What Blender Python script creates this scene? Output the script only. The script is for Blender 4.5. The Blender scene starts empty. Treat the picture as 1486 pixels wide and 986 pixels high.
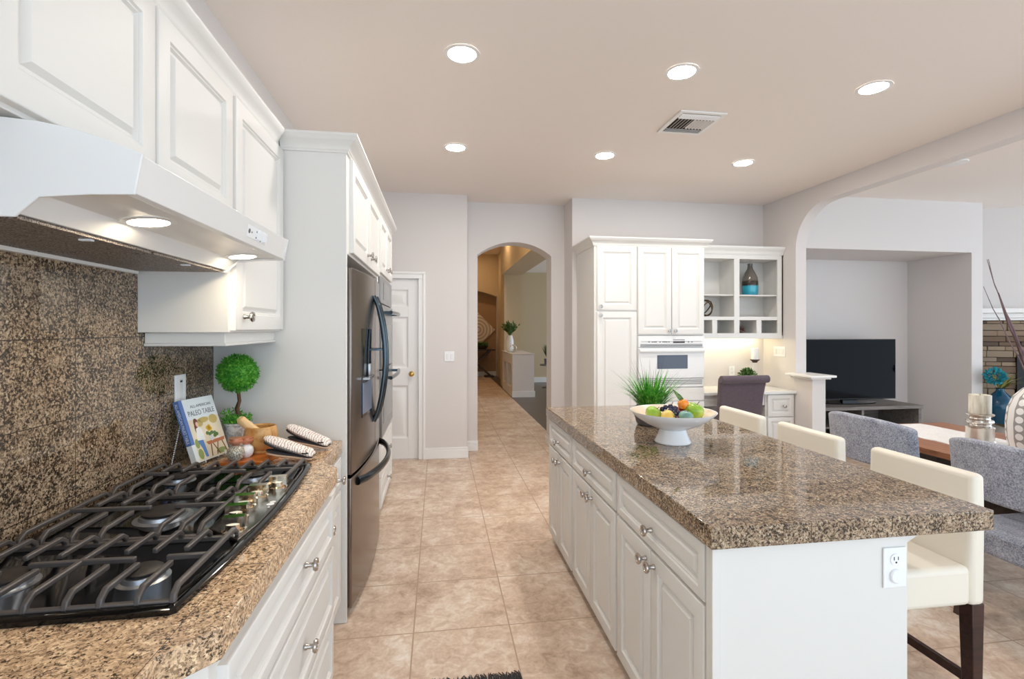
import bpy, bmesh, math, random
from mathutils import Vector, Matrix, Euler
random.seed(7)
PI = math.pi
S = bpy.context.scene
C = S.collection

# ---------------------------------------------------------------- camera, world, exposure
F_PX, CX, HY, HCAM = 715.0, 743.0, 477.0, 1.47
YAW = math.atan((CX - 636.0) / F_PX)
cd = bpy.data.cameras.new('camera'); cam = bpy.data.objects.new('camera', cd); C.objects.link(cam)
cam.location = (0, 0, HCAM); cam.rotation_euler = (PI / 2, 0, -YAW)
cd.sensor_fit = 'HORIZONTAL'; cd.sensor_width = 36.0; cd.lens = 36.0 * F_PX / 1486
cd.shift_x = 0.0; cd.shift_y = -(493.0 - HY) / 1486
cd.clip_start = 0.02
S.camera = cam
S.view_settings.view_transform = 'Standard'
S.view_settings.look = 'None'
S.view_settings.gamma = 1.0
S.view_settings.use_curve_mapping = False
S.view_settings.exposure = 1.29
W = bpy.data.worlds.new('world'); S.world = W; W.use_nodes = True
WBG = W.node_tree.nodes['Background']
WBG.inputs['Color'].default_value = (0.73, 0.87, 1.0, 1)
WBG.inputs['Strength'].default_value = 1.08
CAN_POWER = 88.0       # emission of the ceiling lamps
HOOD_POWER = 32.0

# ---------------------------------------------------------------- materials
def lin(h):
    h = h.lstrip('#'); o = []
    for i in (0, 2, 4):
        v = int(h[i:i + 2], 16) / 255
        o.append(v / 12.92 if v <= 0.04045 else ((v + 0.055) / 1.055) ** 2.4)
    return (*o, 1)

class Mt:
    def __init__(s, name, col=None, rough=0.5, metal=0.0, spec=0.5, coat=0.0, trans=0.0, emit=None, est=0.0, sheen=0.0, ior=None):
        s.m = bpy.data.materials.new(name); s.m.use_nodes = True
        s.t = s.m.node_tree; s.b = s.t.nodes['Principled BSDF']; i = s.b.inputs
        if col is not None: i['Base Color'].default_value = lin(col) if isinstance(col, str) else (*col, 1)
        i['Roughness'].default_value = rough; i['Metallic'].default_value = metal
        i['Specular IOR Level'].default_value = spec; i['Coat Weight'].default_value = coat
        i['Coat Roughness'].default_value = 0.05
        i['Transmission Weight'].default_value = trans; i['Sheen Weight'].default_value = sheen
        if ior: i['IOR'].default_value = ior
        if emit: i['Emission Color'].default_value = lin(emit); i['Emission Strength'].default_value = est
    def n(s, typ, **kw):
        nd = s.t.nodes.new(typ)
        for k, v in kw.items():
            if k in nd.inputs: nd.inputs[k].default_value = v
            else: setattr(nd, k, v)
        return nd
    def l(s, a, b): s.t.links.new(a, b)
    def coord(s, scale=(1, 1, 1), rot=(0, 0, 0)):
        tc = s.n('ShaderNodeTexCoord'); mp = s.n('ShaderNodeMapping')
        mp.inputs['Scale'].default_value = scale; mp.inputs['Rotation'].default_value = rot
        s.l(tc.outputs['Object'], mp.inputs['Vector']); return mp.outputs['Vector']
    def ramp(s, fac, stops, const=False):
        r = s.n('ShaderNodeValToRGB'); e = r.color_ramp.elements
        if const: r.color_ramp.interpolation = 'CONSTANT'
        while len(e) < len(stops): e.new(0.5)
        for k, (p, c) in enumerate(stops):
            e[k].position = p; e[k].color = lin(c) if isinstance(c, str) else (*c, 1)
        s.l(fac, r.inputs['Fac']); return r.outputs['Color']
    def math(s, op, a, b=None, c=None):
        nd = s.n('ShaderNodeMath', operation=op)
        for k, v in enumerate((a, b, c)):
            if v is None: continue
            if isinstance(v, (int, float)): nd.inputs[k].default_value = v
            else: s.l(v, nd.inputs[k])
        return nd.outputs[0]
    def mix(s, fac, a, b, blend='MIX'):
        nd = s.n('ShaderNodeMix', data_type='RGBA', blend_type=blend)
        for sock, v in ((nd.inputs[0], fac), (nd.inputs[6], a), (nd.inputs[7], b)):
            if isinstance(v, (int, float)): sock.default_value = v
            elif isinstance(v, str): sock.default_value = lin(v)
            elif isinstance(v, tuple): sock.default_value = (*v, 1)
            else: s.l(v, sock)
        return nd.outputs[2]
    def noise(s, vec, scale, detail=3, rough=0.55, dist=0.0):
        nd = s.n('ShaderNodeTexNoise'); nd.inputs['Scale'].default_value = scale
        nd.inputs['Detail'].default_value = detail; nd.inputs['Roughness'].default_value = rough
        nd.inputs['Distortion'].default_value = dist
        s.l(vec, nd.inputs['Vector']); return nd.outputs['Fac']
    def lines(s, vec, specs):
        # specs: (axis, offset, spacing, halfwidth) -> mask that is 1 on the joint lines
        sp = s.n('ShaderNodeSeparateXYZ'); s.l(vec, sp.inputs[0]); out = None
        for ax, off, d, hw in specs:
            v = s.math('SUBTRACT', sp.outputs[ax], off)
            v = s.math('PINGPONG', v, d / 2)       # 0 on a line
            v = s.math('LESS_THAN', v, hw)
            out = v if out is None else s.math('MAXIMUM', out, v)
        return out
    def col(s, c): s.l(c, s.b.inputs['Base Color'])
    def bump(s, h, strength=0.2, dist=0.002):
        b = s.n('ShaderNodeBump'); b.inputs['Strength'].default_value = strength; b.inputs['Distance'].default_value = dist
        s.l(h, b.inputs['Height']); s.l(b.outputs['Normal'], s.b.inputs['Normal'])

def plain(name, col, rough=0.5, **k): return Mt(name, col, rough, **k).m

def wall_paint(name, col):
    m = Mt(name, col, 0.85, spec=0.25); v = m.coord()
    m.bump(m.noise(v, 60, 4), 0.12, 0.004); return m.m

def granite(name, joints, rough=0.06, dk=0.0, tone=1.0):
    m = Mt(name, None, rough, spec=0.5); v = m.coord()
    base = m.ramp(m.noise(v, 75, 6, 0.75), [(0.33, '#846f5a'), (0.45, '#a68e75'), (0.54, '#bda589'), (0.66, '#d8c7ab')])
    vo = m.n('ShaderNodeTexVoronoi'); vo.inputs['Scale'].default_value = 240; m.l(v, vo.inputs['Vector'])
    sp = m.n('ShaderNodeSeparateColor'); m.l(vo.outputs['Color'], sp.inputs[0])
    c = m.mix(m.math('MULTIPLY', m.math('LESS_THAN', sp.outputs[0], 0.30 + dk), 0.65), base, '#5f4a38')
    n2 = m.math('ADD', m.noise(v, 125, 4, 0.7, 0.4), m.math('MULTIPLY', m.math('SUBTRACT', m.noise(v, 22, 2), 0.5), 0.25))
    k = m.n('ShaderNodeMapRange'); m.l(n2, k.inputs[0]); k.inputs[1].default_value = 0.43 + dk * 0.35; k.inputs[2].default_value = 0.47 + dk * 0.35; k.inputs[3].default_value = 1.0; k.inputs[4].default_value = 0.0
    c = m.mix(m.math('MULTIPLY', k.outputs[0], 0.92), c, '#231b15')
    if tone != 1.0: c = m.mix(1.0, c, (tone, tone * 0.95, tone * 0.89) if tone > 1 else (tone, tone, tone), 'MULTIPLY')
    if joints:
        c = m.mix(m.lines(v, joints), c, '#2e251d')
    m.col(c); return m.m

def tile_floor():
    m = Mt('travertine_tile', None, 0.42, spec=0.4); v = m.coord()
    a = m.noise(v, 3.0, 4, 0.6, 0.3); b = m.noise(v, 16, 5, 0.65, 0.8); d = m.noise(v, 60, 3)
    f = m.math('ADD', m.math('MULTIPLY', a, 0.45), m.math('ADD', m.math('MULTIPLY', b, 0.45), m.math('MULTIPLY', d, 0.15)))
    c = m.ramp(f, [(0.38, '#ad937d'), (0.46, '#c5ab96'), (0.53, '#d4bca7'), (0.60, '#e0cfbe'), (0.68, '#ece2d6')])
    ln = m.lines(v, [(0, -0.118, 0.4655, 0.0035), (1, 2.420, 0.474, 0.0035)])
    c = m.mix(ln, c, '#b0967f')
    m.col(c); m.bump(m.math('SUBTRACT', 1.0, ln), 0.25, 0.002); return m.m

def wood(name, dark, light, scale=(3, 40, 40), rough=0.35, coat=0.0):
    m = Mt(name, None, rough, coat=coat); v = m.coord(scale)
    a = m.noise(v, 1.0, 5, 0.6, 1.2)
    m.col(m.ramp(a, [(0.3, dark), (0.55, light), (0.75, light)])); return m.m

def fabric(name, col, col2, scale=220, rough=0.9):
    m = Mt(name, None, rough, spec=0.2, sheen=0.25); v = m.coord()
    a = m.noise(v, scale, 3); b = m.noise(v, scale * 0.12, 3)
    m.col(m.ramp(m.math('ADD', m.math('MULTIPLY', a, 0.75), m.math('MULTIPLY', b, 0.25)), [(0.36, col), (0.64, col2)])); m.bump(a, 0.4, 0.003); return m.m

def leafy(name, c1, c2, c3, scale=30):
    m = Mt(name, None, 0.55, spec=0.3); v = m.coord()
    m.col(m.ramp(m.noise(v, scale, 2), [(0.3, c1), (0.5, c2), (0.7, c3)])); return m.m

M = {}
M['wall'] = wall_paint('wall_paint', '#ded8d5')
M['wall_hall'] = wall_paint('hall_paint', '#c9b697')
M['niche'] = wall_paint('niche_paint', '#a98a6b')
M['ceiling'] = wall_paint('ceiling_paint', '#f3eae3')
M['trim'] = plain('trim_paint', '#f1efed', 0.4)
M['cab'] = plain('cabinet_paint', '#e5e2dd', 0.48)
M['cab_in'] = plain('cabinet_inside_paint', '#d9d2c6', 0.5)
M['seam'] = plain('shadow_gap', '#6d675f', 0.8)
M['floor'] = tile_floor()
M['wood_floor'] = wood('dark_wood_floor', '#3a2f2a', '#5e5048', (1.5, 25, 25), 0.3)
M['granite_left'] = granite('granite_left', [(1, 0.62, 0.62, 0.0012), (0, -0.478, 4.0, 0.0006)], 0.12, -0.07, 1.5)  # brighter, warmer copy of the granite; hood light is put into its colour
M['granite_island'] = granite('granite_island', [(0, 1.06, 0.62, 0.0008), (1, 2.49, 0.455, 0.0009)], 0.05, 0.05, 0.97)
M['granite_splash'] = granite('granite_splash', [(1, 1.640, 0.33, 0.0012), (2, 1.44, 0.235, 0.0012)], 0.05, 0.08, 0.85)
M['steel'] = plain('brushed_nickel', '#b4aea8', 0.22, metal=1.0)
M['chrome'] = plain('polished_metal', '#e6dac6', 0.14, metal=1.0)  # warm tint stands in for gold reflections on the hob knobs
M['black_steel'] = plain('black_stainless', '#857c76', 0.22, metal=1.0)
M['dark_steel'] = plain('dark_handle_metal', '#4b545a', 0.18, metal=1.0)
M['stainless'] = plain('stainless', '#a5a5a6', 0.28, metal=1.0)
M['black'] = plain('gloss_black', '#0b0b0c', 0.06)
M['black_matte'] = plain('matte_black', '#141414', 0.6)
M['iron'] = plain('cast_iron_grey', '#5f5a58', 0.38, metal=0.3)
M['cap'] = plain('burner_cap', '#2a2523', 0.45)
M['alu'] = plain('burner_aluminium', '#b9bec6', 0.35, metal=0.9)
M['white_plastic'] = plain('white_plastic', '#f2f3f5', 0.35)
M['white_enamel'] = plain('white_enamel', '#ebeae8', 0.25)
M['white_gloss'] = plain('white_ceramic', '#f3f4f6', 0.1)
M['grey_mark'] = plain('grey_print', '#6c6a68', 0.6)
M['dark_display'] = plain('brown_display', '#35210f', 0.2)
M['lamp'] = plain('lamp_glow', '#ffffff', 0.5, emit='#fff9f1', est=CAN_POWER)
M['hood_lamp'] = plain('hood_lamp_glow', '#ffffff', 0.5, emit='#ffeccb', est=HOOD_POWER)
M['strip_lamp'] = plain('strip_lamp_glow', '#ffffff', 0.5, emit='#fff0c4', est=9.0)
M['filter'] = None
m = Mt('filter_mesh', None, 0.5, metal=0.25); v = m.coord()
m.col(m.ramp(m.noise(v, 320, 2), [(0.42, '#4a423e'), (0.58, '#a39890')])); m.bump(m.noise(v, 320, 2), 0.6, 0.003); M['filter'] = m.m
M['copper'] = plain('copper', '#e6a180', 0.3, metal=0.6)
M['leather'] = plain('ivory_leather', '#f1e8d8', 0.42)
M['espresso'] = wood('espresso_wood', '#23120f', '#3d211b', (3, 30, 30), 0.3)
M['grey_fabric'] = fabric('grey_tweed', '#696e7e', '#bbbdc8', 150)
M['plum_fabric'] = fabric('plum_grey_fabric', '#554850', '#6a5d64', 300)
M['table_wood'] = wood('table_wood', '#7a4d33', '#a06a48', (30, 2.5, 30), 0.35)
M['dark_wood'] = wood('dark_wood', '#2c211c', '#463831', (3, 20, 20), 0.45)
M['grey_wood'] = wood('grey_wood', '#5a534e', '#7d7670', (2, 30, 30), 0.5)
M['orange_wood'] = wood('acacia_wood', '#9a4a1c', '#c97636', (6, 60, 60), 0.3)
M['mortar_wood'] = wood('olive_wood', '#a9713a', '#cf9f5f', (14, 50, 22), 0.35)
M['pestle_wood'] = wood('beech_wood', '#d0a26a', '#e0bb88', (10, 40, 40), 0.4)
M['topiary'] = leafy('topiary_leaf', '#2a7a1f', '#4f9f30', '#8ccb50', 60)
M['grass'] = leafy('grass_leaf', '#2c7a22', '#4fa636', '#9ad65c', 50)
M['dark_leaf'] = leafy('dark_leaf', '#2f4a26', '#4c7038', '#7d9a58', 50)
M['bark'] = wood('bark', '#3a2417', '#6a4a33', (30, 30, 6), 0.8)
M['grey_pot'] = plain('grey_pot', '#6b6a70', 0.35)
m = Mt('marbled_pot', None, 0.5); v = m.coord(); m.col(m.ramp(m.noise(v, 40, 4, 0.6, 1), [(0.35, '#a9a8a8'), (0.5, '#e2e0df'), (0.7, '#efeeee')])); M['marble'] = m.m
M['tv'] = plain('tv_screen', '#03040a', 0.06, spec=0.08)
M['glass'] = plain('clear_glass', '#ffffff', 0.02, trans=1.0, ior=1.45)
m = Mt('salt_glass', None, 0.12, coat=0.6); v = m.coord(); m.col(m.ramp(m.noise(v, 240, 3), [(0.35, '#5f574a'), (0.55, '#b9b2a0'), (0.7, '#eceae2')])); M['salt'] = m.m

# ---------------------------------------------------------------- mesh builder
class B:
    def __init__(s): s.bm = bmesh.new(); s.mi = 0
    def face(s, vs):
        try:
            f = s.bm.faces.new(vs); f.material_index = s.mi; return f
        except ValueError: return None
    def box(s, x0, x1, y0, y1, z0, z1):
        v = [s.bm.verts.new((x, y, z)) for x in (x0, x1) for y in (y0, y1) for z in (z0, z1)]
        for q in ((0, 1, 3, 2), (4, 6, 7, 5), (0, 4, 5, 1), (2, 3, 7, 6), (0, 2, 6, 4), (1, 5, 7, 3)): s.face([v[i] for i in q])
        return s
    def prism(s, pts, ax, a0, a1):
        # polygon in the plane normal to axis ax (the other two axes in x,y,z order)
        def mk(p, a):
            c = [p[0], p[1]]; c.insert(ax, a); return s.bm.verts.new(c)
        A = [mk(p, a0) for p in pts]; Bv = [mk(p, a1) for p in pts]; n = len(pts)
        s.face(A[::-1]); s.face(Bv)
        for i in range(n): s.face([A[i], A[(i + 1) % n], Bv[(i + 1) % n], Bv[i]])
        return s
    def loft(s, rings, close=True, cap=True):
        R = [[s.bm.verts.new(p) for p in r] for r in rings]; n = len(R[0])
        for a, b in zip(R, R[1:]):
            for i in range(n if close else n - 1): s.face([a[i], a[(i + 1) % n], b[(i + 1) % n], b[i]])
        if cap: s.face(R[0][::-1]); s.face(R[-1])
        return s
    def lathe(s, prof, c=(0, 0, 0), seg=28, mat=None, cap=True):
        rings = []
        for r, z in prof:
            rings.append([Vector((r * math.cos(2 * PI * k / seg), r * math.sin(2 * PI * k / seg), z)) for k in range(seg)])
        if mat is not None: rings = [[mat @ p for p in r] for r in rings]
        c = Vector(c)
        return s.loft([[p + c for p in r] for r in rings], True, cap)
    def tube(s, pts, rad, seg=10, cap=True, flat=1.0):
        pts = [Vector(p) for p in pts]; n = len(pts)
        rads = rad if isinstance(rad, (list, tuple)) else [rad] * n
        rings = []; up = None
        for i, p in enumerate(pts):
            t = (pts[min(i + 1, n - 1)] - pts[max(i - 1, 0)]).normalized()
            if up is None: up = Vector((0, 0, 1)) if abs(t.z) < 0.9 else Vector((1, 0, 0))
            a = t.cross(up).normalized(); b = a.cross(t).normalized(); up = b
            rings.append([p + a * math.cos(2 * PI * k / seg) * rads[i] + b * math.sin(2 * PI * k / seg) * rads[i] * flat for k in range(seg)])
        return s.loft(rings, True, cap)
    def bar(s, p, q, w, h):
        # rectangular bar from p to q, w wide sideways, h tall
        p, q = Vector(p), Vector(q); t = (q - p).normalized()
        a = t.cross(Vector((0, 0, 1)))
        a = a.normalized() if a.length > 1e-4 else Vector((1, 0, 0))
        b = a.cross(t).normalized()
        off = [a * sx * w / 2 + b * sy * h / 2 for sx, sy in ((-1, -1), (1, -1), (1, 1), (-1, 1))]
        return s.loft([[p + o for o in off], [q + o for o in off]])
    def path(s, pts, w, h):
        # rectangular section swept along a path lying in a vertical plane
        pts = [Vector(p) for p in pts]; n = len(pts); d = pts[-1] - pts[0]; d.z = 0; d.normalize()
        a = d.cross(Vector((0, 0, 1))).normalized(); R = []
        for i, p in enumerate(pts):
            t = (pts[min(i + 1, n - 1)] - pts[max(i - 1, 0)]).normalized(); b = a.cross(t).normalized()
            R.append([p + a * sx * w / 2 + b * sy * h / 2 for sx, sy in ((-1, -1), (1, -1), (1, 1), (-1, 1))])
        return s.loft(R)
    def ball(s, c, r, u=20, v=12, mat=None):
        r = (r, r, r) if isinstance(r, (int, float)) else r
        m4 = Matrix.Translation(c) @ (mat.to_4x4() if mat else Matrix()) @ Matrix.Diagonal((*r, 1))
        before = set(s.bm.faces)
        bmesh.ops.create_uvsphere(s.bm, u_segments=u, v_segments=v, radius=1, matrix=m4)
        for f in set(s.bm.faces) - before: f.material_index = s.mi
        return s
    def rings(s, o, U, Wd, w, h, prof, V=(0, 0, 1), back=True):
        # nested rectangles: (inset, height) from the outside to the middle
        o, U, V, Wd = Vector(o), Vector(U), Vector(V), Vector(Wd); R = []
        for ins, d in prof:
            R.append([s.bm.verts.new(o + U * a + V * b + Wd * d) for a, b in ((ins, ins), (w - ins, ins), (w - ins, h - ins), (ins, h - ins))])
        if back: s.face(R[0][::-1])
        for a, b in zip(R, R[1:]):
            for i in range(4): s.face([a[i], a[(i + 1) % 4], b[(i + 1) % 4], b[i]])
        s.face(R[-1]); return s
    def leaf(s, base, d, L, w, droop=0.0, nseg=1):
        base, d = Vector(base), Vector(d).normalized()
        a = d.cross(Vector((random.uniform(-1, 1), random.uniform(-1, 1), random.uniform(-1, 1))))
        a = a.normalized() if a.length > 1e-3 else Vector((1, 0, 0))
        if nseg == 1:
            n = a.cross(d).normalized() * w * 0.25
            vs = [s.bm.verts.new(p) for p in (base, base + d * L * 0.45 + a * w / 2 + n, base + d * L, base + d * L * 0.45 - a * w / 2 + n)]
            s.face([vs[0], vs[1], vs[2]]); s.face([vs[0], vs[2], vs[3]])
        else:
            prev = None; p = base.copy(); dd = d.copy()
            side = dd.cross(Vector((0, 0, 1))); side = side.normalized() if side.length > 1e-3 else Vector((1, 0, 0))
            for k in range(nseg + 1):
                t = k / nseg; ww = w * (1 - t ** 1.6) * 0.5 + 0.0003
                cur = [s.bm.verts.new(p + side * ww), s.bm.verts.new(p - side * ww)]
                if prev: s.face([prev[0], prev[1], cur[1], cur[0]])
                prev = cur; p = p + dd * L / nseg; dd = (dd + Vector((0, 0, -droop / nseg))).normalized()
        return s
    def mesh(s, name, off=(0, 0, 0), smooth=True, recalc=True):
        if recalc: bmesh.ops.recalc_face_normals(s.bm, faces=s.bm.faces)
        bmesh.ops.translate(s.bm, verts=s.bm.verts, vec=-Vector(off))
        me = bpy.data.meshes.new(name); s.bm.to_mesh(me); s.bm.free()
        if smooth:
            me.polygons.foreach_set('use_smooth', [True] * len(me.polygons)); me.set_sharp_from_angle(angle=math.radians(38))
        return me

def wl(o):
    v = Vector((0, 0, 0))
    while o is not None: v += o.location; o = o.parent
    return v

def obj(name, b, mat, parent=None, bevel=0.0, seg=2, sub=0, local=False, recalc=True):
    off = (0, 0, 0) if (local or parent is None) else wl(parent)
    me = b.mesh(name, off, True, recalc)
    for mm in (mat if isinstance(mat, (list, tuple)) else [mat]): me.materials.append(M[mm] if isinstance(mm, str) else mm)
    o = bpy.data.objects.new(name, me); C.objects.link(o)
    if parent is not None: o.parent = parent
    if bevel:
        md = o.modifiers.new('bevel', 'BEVEL'); md.width = bevel; md.segments = seg; md.limit_method = 'ANGLE'; md.angle_limit = math.radians(35)
    if sub:
        md = o.modifiers.new('subdivision', 'SUBSURF'); md.levels = sub; md.render_levels = sub
    return o

def tag(o, label, cat, group=None):
    o['label'] = label; o['category'] = cat
    if group: o['group'] = group
    return o

def thing(name, label, cat, loc=(0, 0, 0), rz=0.0, group=None):
    o = bpy.data.objects.new(name, None); C.objects.link(o); o.location = loc; o.rotation_euler = (0, 0, rz)
    o.empty_display_size = 0.05
    return tag(o, label, cat, group)

def struct(name, b, mat, bevel=0.0, parent=None):
    o = obj(name, b, mat, parent, bevel)
    if parent is None: o['kind'] = 'structure'
    return o

def dup(root, loc, rz=None, label=None):
    def cp(o, par):
        c = o.copy(); C.objects.link(c)
        if par is not None: c.parent = par; c.matrix_parent_inverse = o.matrix_parent_inverse
        for ch in o.children: cp(ch, c)
        return c
    r = cp(root, None); r.location = loc
    if rz is not None: r.rotation_euler = (0, 0, rz)
    if label: r['label'] = label
    return r

# ---------------------------------------------------------------- knobs and doors
_kb = B(); _kb.lathe([(0.0075, 0), (0.0075, 0.004), (0.0055, 0.007), (0.0055, 0.018), (0.013, 0.020), (0.0155, 0.024), (0.0145, 0.028), (0.009, 0.0285), (0.008, 0.0265), (0.004, 0.0275), (0.0005, 0.029)], seg=20)
bmesh.ops.scale(_kb.bm, vec=(1.3, 1.3, 1.3), verts=_kb.bm.verts)
KNOB = _kb.mesh('knob'); KNOB.materials.append(M['steel'])
KROT = {'+x': (0, PI / 2, 0), '-x': (0, -PI / 2, 0), '-y': (PI / 2, 0, 0)}
def knob(parent, p, d):
    o = bpy.data.objects.new('knob', KNOB); C.objects.link(o); o.parent = parent
    o.location = Vector(p) - wl(parent); o.rotation_euler = KROT[d]; return o
AX = {'+x': ((0, 1, 0), (1, 0, 0)), '-x': ((0, 1, 0), (-1, 0, 0)), '-y': ((1, 0, 0), (0, -1, 0))}
T = 0.022
def front(name, parent, d, face, u0, u1, z0, z1, kn=None, fw=0.052, flat=False):
    """a routed door or drawer front; face = cabinet plane, u = along it"""
    U, Wd = AX[d]
    o = (face, u0, z0) if d[1] == 'x' else (u0, face, z0)
    b = B()
    if flat: pr = [(0, 0), (0, T - 0.004), (0.004, T)]
    else: pr = [(0, 0), (0, T - 0.004), (0.002, T - 0.001), (0.005, T), (fw, T), (fw + 0.004, T - 0.006), (fw + 0.008, T - 0.006), (fw + 0.014, T - 0.014), (fw + 0.022, T - 0.014), (fw + 0.034, T - 0.003), (fw + 0.038, T - 0.003)]
    b.rings(o, U, Wd, u1 - u0, z1 - z0, pr)
    ob = obj(name, b, 'cab', parent)
    if kn:
        for ku, kz in (kn if isinstance(kn, list) else [kn]):
            p = (face + Wd[0] * T, ku, kz) if d[1] == 'x' else (ku, face + Wd[1] * T, kz)
            knob(ob, p, d)
    return ob

def crown(name, pathpts, z0, z1, out, side, sgn=1):
    """moulding with a stepped cove section swept round mitred corners; side +1/-1 = which way it projects"""
    h = z1 - z0
    prof = [(0.0, 0.0), (0.010, 0.0), (0.012, 0.10), (0.018, 0.16), (0.018, 0.24), (0.030, 0.42), (0.048, 0.60), (0.062, 0.70), (0.066, 0.80), (0.072, 0.86), (0.072, 1.0), (0.0, 1.0)]
    prof = [(a / 0.072 * out, z0 + t * h) for a, t in prof]
    P = [Vector((*p, 0)) for p in pathpts]; n = len(P); R = []
    for i in range(n):
        d0 = (P[i] - P[i - 1]).normalized() if i else None
        d1 = (P[i + 1] - P[i]).normalized() if i < n - 1 else None
        if d0 is None: d0 = d1
        if d1 is None: d1 = d0
        n0 = Vector((-d0.y, d0.x, 0)) * side; n1 = Vector((-d1.y, d1.x, 0)) * side
        mt = (n0 + n1).normalized(); k = 1 / max(0.3, mt.dot(n0))
        R.append([P[i] + mt * k * a + Vector((0, 0, z)) for a, z in prof])
    b = B(); b.loft(R)
    o = obj(name, b, 'cab'); o['kind'] = 'structure'; return o

# ================================================================ THE ROOM
HC = 2.99
b = B(); b.box(-1.3, 9.2, -2.4, 6.06, -0.06, 0.0); b.box(-1.3, 1.54, 6.06, 15.3, -0.06, 0.0); struct('floor', b, 'floor')
b = B(); b.box(1.54, 6.0, 6.06, 15.3, -0.06, 0.001); struct('floor.001', b, 'wood_floor')
b = B(); b.box(-1.3, 9.2, -2.4, 6.2, HC, HC + 0.08); b.box(1.8, 6.0, 6.2, 13.4, HC, HC + 0.08); struct('ceiling', b, 'ceiling')
b = B(); b.box(-0.2, 2.2, 6.19, 15.3, 3.72, 3.8); struct('ceiling.001', b, 'ceiling')
b = B(); b.box(-1.3, -1.075, -2.4, 5.62, 0, HC); struct('wall_left', b, 'wall')
# back wall with the pantry door
DX0, DX1, DZ = -0.985, -0.222, 2.024
b = B(); b.box(-1.3, DX0 - 0.02, 5.62, 5.95, 0, HC); b.box(DX1 + 0.02, 0.325, 5.62, 5.95, 0, HC); b.box(DX0 - 0.02, DX1 + 0.02, 5.62, 5.95, DZ + 0.02, HC)
struct('wall_back', b, 'wall')
# arched opening wall
AX0, AX1, AZ, AT = 0.467, 1.374, 2.358, 2.520
def arcpts(x0, x1, zs, zt, n=20):
    hw = (x1 - x0) / 2; r = (hw * hw + (zt - zs) ** 2) / (2 * (zt - zs)); cz = zt - r; a0 = math.asin(hw / r)
    return [((x0 + x1) / 2 + r * math.sin(-a0 + 2 * a0 * k / n), cz + r * math.cos(-a0 + 2 * a0 * k / n)) for k in range(n + 1)]
ap = arcpts(AX0, AX1, AZ, AT)
b = B(); b.prism([(0.30, 0), (AX0, 0), (AX0, AZ)] + ap[1:-1] + [(AX1, AZ), (AX1, 0), (1.56, 0), (1.56, 3.8), (0.30, 3.8)], 1, 5.92, 6.19)
struct('wall_back.001', b, 'wall')
b = B(); b.box(1.54, 4.3, 5.56, 6.19, 0, HC); struct('wall_back.002', b, 'wall')
# wall on the right with the wide arched opening to the dining room
RX0, RX1 = 3.97, 4.10
arc = [(5.0 - 0.45 + 0.45 * math.cos(a), 2.36 + 0.45 * math.sin(a)) for a in [PI / 2 * k / 14 for k in range(15)]]
b = B(); b.prism([(5.56, 0), (5.56, HC), (-2.4, HC), (-2.4, 2.81)] + arc[::-1] + [(5.0, 0)], 0, RX0, RX1); struct('wall_right', b, 'wall')
b = B(); b.box(3.955, 4.115, 4.735, 5.0, 0, 0.925); struct('wall_right.001', b, 'wall', 0.004)
b = B(); b.box(3.88, 4.19, 4.665, 5.06, 0.945, 0.97); b.box(3.915, 4.155, 4.70, 5.02, 0.925, 0.945); struct('trim_1', b, 'trim', 0.006)
# television niche wall
b = B(); b.box(4.10, 6.51, 5.05, 5.87, 2.385, HC); b.box(6.354, 6.51, 5.05, 5.87, 0, 2.385); b.box(4.10, 6.51, 5.87, 5.97, 0, HC); struct('wall_back.003', b, 'wall')
# angled chimney wall
fa = Vector((6.51, 5.46, 0)); fd = Vector((0.905, -0.425, 0)).normalized(); fn = Vector((fd.y, -fd.x, 0)) * 1
if fn.y > 0: fn = -fn
def fp(u, w, z=0): return fa + fd * u + fn * w + Vector((0, 0, z))
b = B(); b.prism([tuple(fp(0, 0)[:2]), tuple(fp(2.6, 0)[:2]), tuple(fp(2.6, -0.15)[:2]), tuple(fp(0, -0.15)[:2])], 2, 0, HC); struct('wall_back.004', b, 'wall')
# hall beyond the arch
b = B(); b.box(-0.2, 0.30, 6.19, 15.0, 0, 3.8); struct('wall_left.001', b, 'wall_hall')
np_ = arcpts(-0.55, 1.775, 2.44, 2.66)
b = B(); b.prism([(-0.2, 2.53)] + [p for p in np_ if p[0] > -0.2][:-1] + [(1.775, 2.44), (1.775, 0), (2.2, 0), (2.2, 3.8), (-0.2, 3.8)], 1, 14.9, 15.2); struct('wall_far', b, 'wall_hall')
b = B(); b.box(-0.2, 2.2, 15.2, 15.3, 0, 3.8); struct('wall_far.001', b, 'niche')
b = B(); b.box(1.54, 2.03, 6.19, 12.0, 2.79, 3.71); struct('trim_2', b, 'wall_hall')
b = B(); b.box(1.60, 2.06, 12.0, 12.7, 0.0, 3.71); b.box(1.79, 2.06, 12.7, 14.9, 0, 3.71); struct('wall_hall', b, 'wall_hall')
b = B(); b.box(2.06, 6.0, 13.2, 13.4, 0, HC); struct('wall_far.002', b, 'wall_hall')
b = B(); b.box(5.9, 6.0, 6.19, 6.6, 0, HC); b.box(5.9, 6.0, 12.9, 13.2, 0, HC); b.box(5.9, 6.0, 6.6, 12.9, 2.75, HC); struct('wall_right.002', b, 'wall_hall')
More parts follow.
